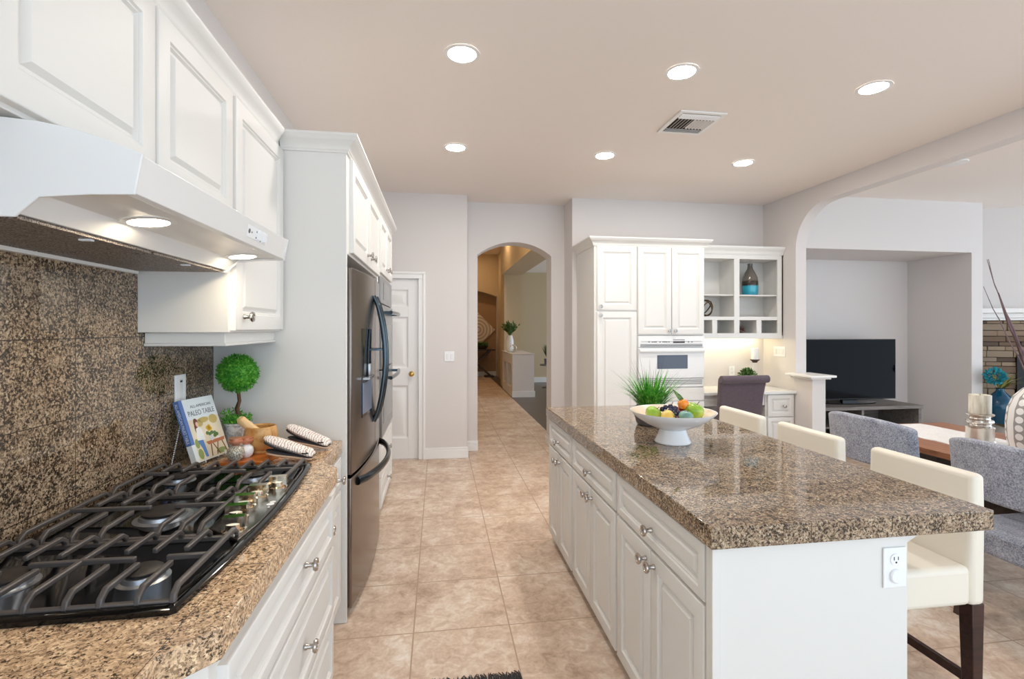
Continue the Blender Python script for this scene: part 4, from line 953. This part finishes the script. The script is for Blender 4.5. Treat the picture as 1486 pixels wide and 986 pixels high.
# dining chairs: curved wrap-around back with an open slot above the seat
def dchair():
    t = thing('dining_chair', 'grey tweed dining chair nearest the camera, cut by the right edge', 'chair', (2.885, 1.915, 0), group='grey dining chairs along the table')
    N = 20
    def shell(prof, mat, nm):
        # prof(u) -> (z0, z1), u in -1..1 across the back
        b = B(); R = []
        for i in range(N + 1):
            u = -1 + 2 * i / N; y = u * 0.305; bow = 0.085 * abs(u) ** 2.4
            z0, z1 = prof(u); lean = lambda z: -0.28 - 0.10 * (z - 0.45) + bow
            th = 0.055 if abs(u) < 0.99 else 0.045
            R.append([(lean(z0), y, z0), (lean(z1), y, z1), (lean(z1) + th, y, z1), (lean(z0) + th, y, z0)])
        b.loft(R); return obj(nm, b, mat, t, 0.016, 3, local=True)
    shell(lambda u: (0.66 - 0.02 * (1 - u * u), 0.93 - 0.035 * abs(u) ** 3), 'grey_fabric', 'backrest')
    for s_ in (-1, 1):
        b = B(); R = []
        for i in range(9):
            z = 0.40 + 0.28 * i / 8; y = s_ * (0.305 - 0.012); fl = 0.055 + 0.10 * (1 - i / 8) ** 1.5
            x0 = -0.28 - 0.10 * (z - 0.45) + 0.10
            R.append([(x0 - fl * 0.6, y - 0.022, z), (x0 + fl * 0.8, y - 0.022, z), (x0 + fl * 0.8, y + 0.022, z), (x0 - fl * 0.6, y + 0.022, z)])
        b.loft(R); obj('back_post', b, 'grey_fabric', t, 0.012, 3, local=True)
    shell(lambda u: (0.38, 0.50 + 0.05 * abs(u) ** 2), 'grey_fabric', 'lower_back')
    b = B(); b.box(-0.24, 0.26, -0.275, 0.275, 0.385, 0.50); obj('seat', b, 'grey_fabric', t, 0.03, 4, local=True)
    for sx, sy in ((-1, -1), (-1, 1), (1, -1), (1, 1)):
        b = B(); x = 0.205 * sx - 0.005; y = 0.225 * sy
        b.loft([[(x + dx_ * sx - h, y + dx_ * sy - h, z), (x + dx_ * sx + h, y + dx_ * sy - h, z), (x + dx_ * sx + h, y + dx_ * sy + h, z), (x + dx_ * sx - h, y + dx_ * sy + h, z)] for z, h, dx_ in ((0.001, 0.013, 0.03), (0.392, 0.022, 0.0))]); obj('leg', b, 'dark_wood', t, 0.002, local=True)
    return t
c0 = dchair()
dup(c0, (2.885, 2.72, 0), 0.0, 'grey tweed dining chair farther away, in front of the television')
# dining table
dt = thing('dining_table', 'reddish-brown wooden dining table with a white runner', 'table', (3.32, 2.1, 0))
b = B(); b.box(2.86, 3.78, 0.95, 3.205, 0.722, 0.76); obj('tabletop', b, 'table_wood', dt, 0.004)
b = B(); b.box(2.98, 3.66, 1.07, 3.09, 0.655, 0.721); obj('apron', b, 'dark_wood', dt, 0.003)
for y in (1.35, 2.80):
    b = B(); b.box(3.24, 3.40, y - 0.06, y + 0.06, 0.06, 0.655); b.box(3.0, 3.64, y - 0.05, y + 0.05, 0.001, 0.06); b.box(3.05, 3.59, y - 0.045, y + 0.045, 0.58, 0.655); obj('trestle', b, 'dark_wood', dt, 0.004)
b = B(); b.box(3.245, 3.345, 1.41, 2.74, 0.30, 0.56); obj('stretcher', b, 'dark_wood', dt, 0.003)
M['runner'] = fabric('runner_cloth', '#dedad6', '#f0eeeb', 120)
b = B(); n = 40
R = []
for i in range(n + 1):
    y = 0.98 + (3.165 - 0.98) * i / n; wz = 0.0012 * math.sin(i * 1.7); e = 0.007 * math.sin(i * 2.3)
    R.append([(3.085 + e, y, 0.7608), (3.54 + e, y, 0.7608), (3.54 + e, y, 0.765 + wz), (3.30, y, 0.765), (3.085 + e, y, 0.765 + wz)])
b.loft(R)
rn = obj('table_runner', b, 'runner'); tag(rn, 'white woven runner lying along the wooden dining table', 'runner')
# silver candle holder and candle
ch = thing('candle_holder', 'tall turned silver candle holder on the table runner', 'candle holder', (3.30, 2.575, 0.768)); hx, hy = 3.30, 2.575
M['silver'] = Mt('antique_silver', '#d6d2cb', 0.2, metal=1.0).m
b = B(); b.lathe([(0.0005, 0.0), (0.075, 0.0), (0.075, 0.012), (0.068, 0.02), (0.066, 0.085), (0.069, 0.092), (0.069, 0.100), (0.054, 0.106), (0.050, 0.114), (0.060, 0.120), (0.066, 0.130), (0.064, 0.140), (0.050, 0.147), (0.047, 0.156), (0.056, 0.164), (0.066, 0.170), (0.068, 0.176), (0.060, 0.181), (0.0005, 0.181)], (hx, hy, 0.768), 40); obj('holder', b, 'silver', ch)
m = Mt('mottled_wax', None, 0.5); v = m.coord((14, 14, 2)); m.col(m.ramp(m.noise(v, 3, 4), [(0.35, '#b9ae98'), (0.55, '#dcd6c6'), (0.7, '#eeebe2')])); M['wax'] = m.m
b = B(); b.lathe([(0.0005, 0.0005), (0.053, 0.0005), (0.054, 0.11), (0.052, 0.113), (0.047, 0.110), (0.0005, 0.108)], (hx, hy, 0.9495), 36)
cn = thing('candle', 'thick mottled ivory candle on the silver holder', 'candle', (hx, hy, 0.9495)); obj('wax', b, 'wax', cn)
b = B(); b.tube([(hx, hy, 1.057), (hx + 0.001, hy, 1.068)], 0.0015, 6); obj('wick', b, 'black_matte', cn)
# big patterned vase
vx, vy = 3.25, 2.215
m = Mt('dotted_ceramic', None, 0.35); v = m.coord()
sx = m.n('ShaderNodeSeparateXYZ'); m.l(v, sx.inputs[0])
ang = m.math('ARCTAN2', sx.outputs[1], sx.outputs[0])
NS = 9
ua = m.math('MULTIPLY', ang, NS / (2 * PI)); fu = m.math('SUBTRACT', m.math('FRACT', m.math('ADD', ua, 0.10)), 0.5)
zz = m.math('MULTIPLY', sx.outputs[2], 1 / 0.046); fz_ = m.math('SUBTRACT', m.math('FRACT', zz), 0.5)
band = m.math('LESS_THAN', m.math('ABSOLUTE', fu), 0.27)
dd = m.math('ADD', m.math('POWER', m.math('MULTIPLY', fu, 2.05), 2.0), m.math('POWER', fz_, 2.0))
dot = m.math('LESS_THAN', dd, 0.155)
g = m.mix(band, '#eceae7', '#9b9794'); m.col(m.mix(m.math('MULTIPLY', band, dot), g, '#ebe9e6')); M['dotted'] = m.m
bv = thing('patterned_vase', 'large white vase with grey bands of dots, at the right edge', 'vase', (vx, vy, 0.768))
b = B(); b.lathe([(0.0005, 0.0), (0.120, 0.0), (0.132, 0.01), (0.150, 0.10), (0.153, 0.18), (0.145, 0.26), (0.122, 0.325), (0.085, 0.37), (0.058, 0.392), (0.05, 0.41), (0.055, 0.42), (0.046, 0.418), (0.042, 0.39), (0.08, 0.35), (0.0005, 0.34)], (vx, vy, 0.768), 48); obj('body', b, 'dotted', bv)
br = thing('dried_branches', 'tall thin purple-brown branches rising from the patterned vase', 'branches', (vx, vy, 1.16)); M['twig'] = wood('twig', '#4a3838', '#7a6264', (20, 20, 4), 0.7)
for tip, mid, r in (((2.86, 2.2, 1.835), (2.99, 2.2, 1.50), 0.004), ((2.895, 2.22, 1.84), (2.98, 2.22, 1.55), 0.004), ((2.825, 2.19, 1.69), (3.0, 2.2, 1.40), 0.0035), ((2.93, 2.2, 1.66), (3.06, 2.2, 1.40), 0.009), ((3.45, 2.1, 1.75), (3.35, 2.15, 1.45), 0.005), ((3.3, 2.3, 1.9), (3.28, 2.25, 1.5), 0.005)):
    p0 = Vector((vx + (mid[0] - vx) * 0.10, vy + (mid[1] - vy) * 0.2, 1.08)); mid = Vector(mid); tip = Vector(tip); b = B()
    pts = []
    for k in range(11):
        s_ = k / 10; p = p0 * (1 - s_) ** 2 + mid * 2 * s_ * (1 - s_) + tip * s_ ** 2; pts.append(p + Vector((0.004 * math.sin(k * 2.1), 0, 0)))
    b.tube(pts, [r * 1.3 * (1 - 0.75 * k / 10) for k in range(11)], 7); obj('branch', b, 'twig', br)
# plum desk chair
dc = thing('desk_chair', 'plum-grey upholstered chair with rolled top tucked into the white desk', 'chair', (3.16, 4.98, 0))
b = B(); R = []
for z, hw, y0, y1 in ((0.38, 0.235, 4.80, 4.88), (0.50, 0.240, 4.79, 4.87), (0.75, 0.250, 4.76, 4.83), (0.90, 0.262, 4.735, 4.80), (0.955, 0.266, 4.73, 4.785)): R.append([(3.16 - hw, y0, z), (3.16 + hw, y0, z), (3.16 + hw, y1, z), (3.16 - hw, y1, z)])
b.loft(R); obj('backrest', b, 'plum_fabric', dc, 0.018, 3)
b = B(); b.tube([(3.16 - 0.268, 4.722, 0.940), (3.16 + 0.268, 4.722, 0.940)], 0.040, 20); obj('rolled_top', b, 'plum_fabric', dc, 0.006)
b = B(); b.box(2.93, 3.39, 4.88, 5.28, 0.38, 0.49); obj('seat', b, 'plum_fabric', dc, 0.03, 3)
for x in (2.96, 3.36):
    for y in (4.84, 5.24):
        b = B(); b.loft([[(x - h, y - h, z), (x + h, y - h, z), (x + h, y + h, z), (x - h, y + h, z)] for z, h in ((0.001, 0.016), (0.385, 0.023))]); obj('leg', b, 'espresso', dc, 0.002)

# ================================================================ DESK CORNER OBJECTS
cx_, cy_ = 3.745, 5.40
st_ = thing('candle_stand', 'glass-stemmed candle stand with dark cup on the white desk', 'candle stand', (cx_, cy_, 0.772))
b = B(); b.lathe([(0.0005, 0.0005), (0.045, 0.0005), (0.045, 0.008), (0.020, 0.016), (0.016, 0.05), (0.022, 0.12), (0.032, 0.20), (0.034, 0.29), (0.0005, 0.29)], (cx_, cy_, 0.772), 28); obj('stem', b, 'glass', st_)
b = B(); b.lathe([(0.0005, 0.2905), (0.026, 0.2905), (0.036, 0.308), (0.050, 0.318), (0.056, 0.328), (0.0005, 0.326)], (cx_, cy_, 0.772), 28); obj('cup', b, 'espresso', st_)
cn2 = thing('candle', 'white pillar candle on the dark stand over the desk', 'candle', (cx_, cy_, 1.10))
b = B(); b.lathe([(0.0005, 0.001), (0.040, 0.001), (0.040, 0.135), (0.037, 0.138), (0.0005, 0.134)], (cx_, cy_, 1.10), 28); obj('wax', b, 'white_gloss', cn2)
b = B(); b.tube([(cx_, cy_, 1.234), (cx_, cy_, 1.243)], 0.0015, 6); obj('wick', b, 'black_matte', cn2)
dpx, dpy = 3.57, 5.28
dpl = thing('desk_plant', 'small leafy green plant in a white pot on the desk', 'plant', (dpx, dpy, 0.772))
b = B(); b.lathe([(0.0005, 0.0005), (0.045, 0.0005), (0.060, 0.10), (0.055, 0.10), (0.0005, 0.09)], (dpx, dpy, 0.772), 28); obj('pot', b, 'white_gloss', dpl)
b = B()
for k in range(520):
    a = random.uniform(0, 2 * PI); e = random.uniform(0.1, 1.5); d = Vector((math.cos(a) * math.cos(e), math.sin(a) * math.cos(e), math.sin(e)))
    b.leaf(Vector((dpx, dpy, 0.90)) + Vector((d.x * 0.10, d.y * 0.10, d.z * 0.095)) * random.uniform(0.3, 1), d + Vector((random.uniform(-.8, .8), random.uniform(-.8, .8), random.uniform(-.4, .4))), 0.032, 0.018)
obj('foliage', b, 'dark_leaf', dpl, recalc=False)
t = thing('wall_outlet', 'white outlet plate on the wall above the desk, left of the plant', 'outlet', (3.545, 5.557, 0.885)); b = B(); b.box(3.508, 3.582, 5.551, 5.5575, 0.89, 1.01); obj('cover_plate', b, 'white_plastic', t, 0.002)
b = B()
for z in (0.915, 0.965): b.box(3.530, 3.560, 5.5495, 5.551, z, z + 0.028)
obj('socket', b, 'white_enamel', t, 0.001)
t = thing('light_switch', 'white wide switch plate on the side wall beside the desk candle', 'switch', (3.97, 5.26, 1.14)); b = B(); b.box(3.963, 3.9695, 5.165, 5.36, 1.14, 1.258); obj('cover_plate', b, 'white_plastic', t, 0.002)
for y in (5.19, 5.245, 5.30):
    b = B(); b.box(3.959, 3.963, y, y + 0.035, 1.165, 1.232); obj('rocker', b, 'white_enamel', t, 0.001)
t = thing('light_switch', 'white switch plate on the back wall between pantry door and arch', 'switch', (0.123, 5.62, 1.10)); b = B(); b.box(0.068, 0.178, 5.613, 5.6195, 1.098, 1.208); obj('cover_plate', b, 'white_plastic', t, 0.002)
for x in (0.085, 0.133):
    b = B(); b.box(x, x + 0.030, 5.610, 5.613, 1.12, 1.186); obj('rocker', b, 'white_enamel', t, 0.001)
# ornaments on the shelves
m = Mt('banded_glaze', None, 0.12, coat=0.5); v = m.coord(); s3 = m.n('ShaderNodeSeparateXYZ'); m.l(v, s3.inputs[0])
zn = m.math('ADD', s3.outputs[2], m.math('MULTIPLY', m.math('SUBTRACT', m.noise(v, 18, 2), 0.5), 0.02))
m.col(m.ramp(m.math('MULTIPLY', zn, 2.5), [(0.0, '#1f93ad'), (0.26, '#2aa6bd'), (0.30, '#2a211c'), (0.41, '#33281f'), (0.46, '#6d675f'), (1.0, '#57534e')])); M['glaze'] = m.m
sv = thing('shelf_vase', 'tall grey bottle vase with turquoise base in the upper right cubby', 'vase', (3.662, 5.37, 1.861))
b = B(); b.lathe([(0.0005, 0.0), (0.078, 0.0), (0.085, 0.01), (0.091, 0.06), (0.091, 0.16), (0.082, 0.215), (0.055, 0.275), (0.033, 0.315), (0.026, 0.35), (0.029, 0.375), (0.024, 0.378), (0.0005, 0.36)], (3.662, 5.37, 1.861), 36); obj('body', b, 'glaze', sv)
kt = thing('knot_ornament', 'bronze looped knot ornament on the left shelf by the oven cabinet', 'ornament', (3.10, 5.36, 1.605)); M['bronze'] = plain('bronze', '#6d573b', 0.3, metal=0.9)
b = B()
for rx_, rz_ in ((0.3, 0.0), (1.3, 0.9), (-0.7, 2.0)):
    mt = Euler((PI / 2 + rx_ * 0.5, 0.3 * rx_, rz_)).to_matrix(); pts = [Vector((3.09, 5.36, 1.709)) + mt @ Vector((0.085 * math.cos(2 * PI * k / 28), 0.092 * math.sin(2 * PI * k / 28), 0)) for k in range(29)]
    b.tube(pts, 0.007, 8, cap=False)
obj('loops', b, 'bronze', kt)
sk_ = thing('spiky_ornament', 'red-brown spiky sea urchin ornament in the small lower cubby', 'ornament', (3.52, 5.33, 1.417)); M['urchin'] = plain('urchin', '#75564c', 0.6)
b = B(); b.ball((3.515, 5.33, 1.446), 0.026, 14, 10)
for k in range(120):
    d = Vector((random.gauss(0, 1), random.gauss(0, 1), random.gauss(0.4, 0.7))).normalized()
    if d.z < -0.3: continue
    L = random.uniform(0.045, 0.085); p = Vector((3.515, 5.33, 1.446)); b.tube([p + d * 0.02, p + d * L], [0.0026, 0.0006], 5)
obj('spines', b, 'urchin', sk_)

# ================================================================ TELEVISION CORNER
ts = thing('tv_stand', 'long grey wooden television stand in the wall niche', 'stand', (5.1, 5.53, 0))
b = B(); b.box(4.25, 5.875, 5.22, 5.84, 0.49, 0.53); obj('top', b, 'grey_wood', ts, 0.003)
b = B(); b.box(4.25, 4.29, 5.24, 5.83, 0.001, 0.49); b.box(5.83, 5.87, 5.24, 5.83, 0.001, 0.49); b.box(4.29, 5.83, 5.80, 5.83, 0.02, 0.49); b.box(4.29, 5.83, 5.24, 5.80, 0.04, 0.07); b.box(5.05, 5.08, 5.25, 5.80, 0.07, 0.49); b.box(4.29, 5.05, 5.26, 5.80, 0.27, 0.29); obj('carcass', b, 'grey_wood', ts, 0.002)
tv = thing('television', 'black flat screen television on the grey stand', 'television', (5.12, 5.52, 0.53))
b = B(); b.box(4.47, 5.775, 5.495, 5.53, 0.575, 1.335); obj('casing', b, 'black_matte', tv, 0.004)
b = B(); b.box(4.482, 5.763, 5.492, 5.495, 0.592, 1.325); obj('screen', b, 'tv', tv)
b = B(); b.box(5.02, 5.22, 5.50, 5.54, 0.545, 0.60); b.loft([[(5.12 + 0.36 * math.cos(2 * PI * k / 28), 5.50 + 0.12 * math.sin(2 * PI * k / 28), z) for k in range(28)] for z in (0.531, 0.545)]); obj('foot', b, 'black', tv)
# fireplace on the angled wall
fpc = thing('fireplace', 'stacked ledgestone fireplace with white mantel and raised hearth', 'fireplace', fp(1.2, 0.1))
def fbox(b, u0, u1, w0, w1, z0, z1): b.prism([tuple(fp(u, w)[:2]) for u, w in ((u0, w0), (u1, w0), (u1, w1), (u0, w1))], 2, z0, z1)
mk = [('stone_a', '#8a7663'), ('stone_b', '#6f5b4b'), ('stone_c', '#8f7e6c'), ('stone_d', '#5c4c41'), ('stone_e', '#94826c')]
for n_, c_ in mk: M[n_] = wood(n_, c_, c_, (6, 6, 30), 0.9)
b = B(); z = 0.345; rs = random.Random(3)
while z < 1.56:
    h = rs.choice((0.055, 0.07, 0.085)); u = 0.07 - rs.uniform(0, 0.2)
    while u < 2.3:
        L = rs.uniform(0.13, 0.34); a0, a1 = max(u, 0.07), min(u + L, 2.3)
        if a1 - a0 > 0.02 and not (a0 > 0.62 and a1 < 1.75 and 0.345 <= z < 1.15):
            b.mi = rs.randrange(5); fbox(b, a0 + 0.003, a1 - 0.003, 0.03, 0.10 + rs.uniform(0, 0.02), z + 0.003, min(z + h, 1.565) - 0.003)
        u += L
    z += h
obj('stone_facing', b, [q[0] for q in mk], fpc, 0.005, 2)
b = B(); fbox(b, 0.03, 2.3, 0.001, 0.035, 0.001, 1.57); M['mortar_grey'] = plain('mortar_grey', '#6b6259', 0.9); obj('backing', b, 'mortar_grey', fpc)
b = B(); fbox(b, 0.64, 1.74, 0.036, 0.132, 0.345, 1.15); obj('firebox', b, 'black_matte', fpc)
b = B(); fbox(b, 0.11, 2.4, 0.001, 0.20, 1.66, 1.72); fbox(b, 0.09, 2.35, 0.001, 0.15, 1.60, 1.66); fbox(b, 0.08, 2.3, 0.001, 0.13, 1.57, 1.60); obj('mantel', b, 'trim', fpc, 0.006)
b = B(); fbox(b, 0.34, 2.3, 0.145, 0.62, 0.001, 0.30); obj('hearth_base', b, 'trim', fpc, 0.003)
b = B(); fbox(b, 0.335, 2.3, 0.14, 0.66, 0.301, 0.343); obj('hearth_slab', b, 'stone_e', fpc, 0.006)
hv = Vector((6.60, 4.93, 0.344))
bvz = thing('blue_vase', 'glossy teal blue bottle vase on the fireplace hearth', 'vase', hv); M['teal'] = plain('teal_glaze', '#0a4763', 0.08)
b = B(); b.lathe([(0.0005, 0.0), (0.075, 0.0), (0.09, 0.02), (0.128, 0.12), (0.135, 0.20), (0.115, 0.29), (0.07, 0.35), (0.04, 0.38), (0.036, 0.41), (0.044, 0.42), (0.0005, 0.40)], hv, 36); obj('body', b, 'teal', bvz)
fl_ = thing('dried_flowers', 'teal and yellow-green dried flowers in the blue hearth vase', 'flowers', hv + Vector((0, 0, 0.42))); M['teal_petal'] = plain('teal_petal', '#2b97a5', 0.7); M['dry_leaf'] = plain('dry_leaf', '#8d8c4a', 0.7)
b = B()
for k in range(160):
    d = Vector((random.gauss(0, 1), random.gauss(0, 1), random.gauss(0, 0.8))).normalized(); b.leaf(hv + Vector((-0.10, -0.02, 0.56)) + d * 0.08 * random.uniform(0.6, 1), d + Vector((0, 0, .2)), 0.05, 0.04)
obj('flower_head', b, 'teal_petal', fl_, recalc=False)
b = B(); p0 = hv + Vector((0, 0, 0.40))
b.tube([p0, hv + Vector((-0.06, -0.01, 0.48)), hv + Vector((-0.10, -0.02, 0.55))], 0.005, 6)
for k in range(60):
    d = Vector((random.uniform(-.3, 1.2), random.uniform(-.6, .4), random.uniform(0.5, 1.3))).normalized(); L = random.uniform(0.12, 0.30); b.leaf(p0, d, L, 0.025, 0.5, 4)
obj('stems', b, 'dry_leaf', fl_, recalc=False)

# ================================================================ HALL OBJECTS
b = B(); b.lathe([(0.0005, 0.0), (0.062, 0.0), (0.082, 0.03), (0.09, 0.12), (0.085, 0.26), (0.062, 0.34), (0.055, 0.38), (0.05, 0.38), (0.0005, 0.36)], (1.635, 11.25, 0.931), 28)
hvz = thing('hall_vase', 'white vase on the half wall beyond the arch', 'vase', (1.635, 11.25, 0.931)); obj('body', b, 'white_gloss', hvz)
hg = thing('greenery', 'green leafy stems standing in the white hall vase', 'plant', (1.635, 11.25, 1.30)); b = B()
for k in range(90):
    a = random.uniform(0, 2 * PI); d = Vector((math.cos(a) * random.uniform(0.1, 0.8), math.sin(a) * random.uniform(0.1, .8), 1)).normalized(); L = random.uniform(0.2, 0.36); b.leaf((1.635, 11.25, 1.29), d, L, 0.03, random.uniform(0.2, 0.9), 5)
    for j in range(3): b.leaf(Vector((1.635, 11.25, 1.29)) + d * L * random.uniform(0.4, 0.9), d + Vector((random.uniform(-1, 1), random.uniform(-1, 1), random.uniform(-.3, .5))), 0.09, 0.035)
obj('leaves', b, 'dark_leaf', hg, recalc=False)
ro = thing('ring_ornament', 'small silver ring ornament beside the white hall vase', 'ornament', (1.665, 10.95, 0.931)); b = B()
for a in (0.2, 1.3): b.tube([Vector((1.665, 10.95, 1.02)) + Vector((0.08 * math.cos(2 * PI * k / 24) * math.cos(a), 0.08 * math.cos(2 * PI * k / 24) * math.sin(a), 0.082 * math.sin(2 * PI * k / 24))) for k in range(25)], 0.008, 8, cap=False)
obj('rings', b, 'silver', ro)
# art panel: a diamond with concentric rings
m = Mt('carved_panel', None, 0.8); v = m.coord(); s3 = m.n('ShaderNodeVectorMath', operation='LENGTH'); m.l(v, s3.inputs[0]); rr = m.math('MULTIPLY', s3.outputs['Value'], 21.0)
m.col(m.ramp(m.math('PINGPONG', rr, 1.0), [(0.25, '#bfae9c'), (0.6, '#e6dccf')])); M['carved'] = m.m
ac = Vector((1.20, 15.19, 1.43)); b = B(); s_ = 0.54
b.prism([(-s_, 0), (0, -s_), (s_, 0), (0, s_)], 1, -0.035, 0.0)
o = obj('wall_art', b, 'carved', None, 0.004); o.location = ac; tag(o, 'pale diamond wall panel with carved rings in the hall niche', 'wall art')
cs = thing('console_table', 'dark console table with crossed legs below the diamond panel', 'table', (1.15, 14.9, 0))
b = B(); b.box(0.55, 1.70, 14.72, 15.08, 0.80, 0.845); obj('top', b, 'dark_wood', cs, 0.003)
for x0, x1 in ((0.70, 1.55), (1.55, 0.70)):
    b = B(); b.bar((x0, 14.80, 0.05), (x1, 14.80, 0.80), 0.05, 0.06); obj('crossed_leg', b, 'dark_wood', cs)
    b = B(); b.bar((x0, 15.0, 0.05), (x1, 15.0, 0.80), 0.05, 0.06); obj('crossed_leg', b, 'dark_wood', cs)
for x in (0.74, 1.52):
    b = B(); b.box(x - 0.14, x + 0.14, 14.75, 15.05, 0.001, 0.045); obj('foot', b, 'dark_wood', cs)
hb_ = thing('planter_bowl', 'brown bowl of greenery on the hall console', 'bowl', (1.30, 14.9, 0.846)); b = B(); b.lathe([(0.0005, 0.0), (0.13, 0.0), (0.21, 0.10), (0.20, 0.10), (0.0005, 0.07)], (1.30, 14.9, 0.846), 28); obj('bowl', b, 'dark_wood', hb_)
b = B()
for k in range(160):
    a = random.uniform(0, 2 * PI); r = random.uniform(0, 0.16); b.leaf((1.30 + r * math.cos(a), 14.9 + r * math.sin(a), 0.93), (math.cos(a) * .6, math.sin(a) * .6, 1), random.uniform(0.08, 0.17), 0.05)
obj('foliage', b, 'dark_leaf', hb_, recalc=False)
sd = thing('side_table', 'small grey side table glimpsed at the right edge of the arch', 'table', (2.72, 12.0, 0)); b = B(); b.lathe([(0.0005, 0.0), (0.22, 0.0), (0.22, 0.03), (0.0005, 0.03)], (2.72, 12.0, 0.55), 28); obj('top', b, 'grey_wood', sd)
b = B(); b.lathe([(0.16, 0.001), (0.16, 0.02), (0.03, 0.04), (0.03, 0.549), (0.0005, 0.549)], (2.72, 12.0, 0), 24); obj('pedestal', b, 'grey_wood', sd)
sp2 = thing('potted_plant', 'dark green potted plant on the side table past the arch', 'plant', (2.70, 12.0, 0.581)); b = B(); b.lathe([(0.0005, 0.0), (0.08, 0.0), (0.10, 0.14), (0.0005, 0.12)], (2.70, 12.0, 0.581), 24); obj('pot', b, 'grey_pot', sp2)
b = B()
for k in range(120):
    a = random.uniform(0, 2 * PI); d = Vector((math.cos(a) * random.uniform(.05, .5), math.sin(a) * random.uniform(.05, .5), 1)); b.leaf((2.70, 12.0, 0.69), d, random.uniform(0.2, 0.44), 0.05, 0.3, 4)
obj('leaves', b, 'dark_leaf', sp2, recalc=False)
hl = thing('recessed_lamp', 'warm recessed spot over the hall beyond the arch', 'ceiling lamp', (1.36, 10.9, 3.72)); b = B(); b.lathe([(0.075, -0.001), (0.075, -0.004), (0.0005, -0.005)], (1.36, 10.9, 3.72), 28); M['hall_lamp'] = plain('hall_lamp_glow', '#ffffff', 0.5, emit='#ffd9ab', est=85.0); obj('lens', b, 'hall_lamp', hl)
dup(hl, (0.85, 8.3, 3.72), None, 'added warm recessed spot, unseen, brightening the near end of the hall')  # extra lamp out of view, added to brighten the hall
dup(hl, (0.95, 13.9, 3.72), None, 'added warm recessed spot, unseen, brightening the far end of the hall')  # another added lamp out of view, lights the far hall

# ================================================================ RUG
rg = thing('rug', 'black fringed rug at the bottom edge of the floor', 'rug', (0.15, 1.75, 0)); M['rug'] = fabric('rug_black', '#0a0808', '#1d1918', 90)
b = B(); b.box(-0.09, 0.36, 1.30, 2.02, 0.001, 0.010); obj('pile', b, 'rug', rg, 0.003)
b = B()
for k in range(130):
    x = -0.085 + 0.43 * k / 129; L = random.uniform(0.035, 0.075)
    b.tube([(x, 2.015, 0.006), (x + random.uniform(-.006, .006), 2.015 + L * 0.6, 0.010), (x + random.uniform(-.014, .014), 2.015 + L, 0.003)], [0.0032, 0.0034, 0.0015], 5)
fr_ = obj('fringe', b, 'rug', rg); fr_['kind'] = 'stuff'
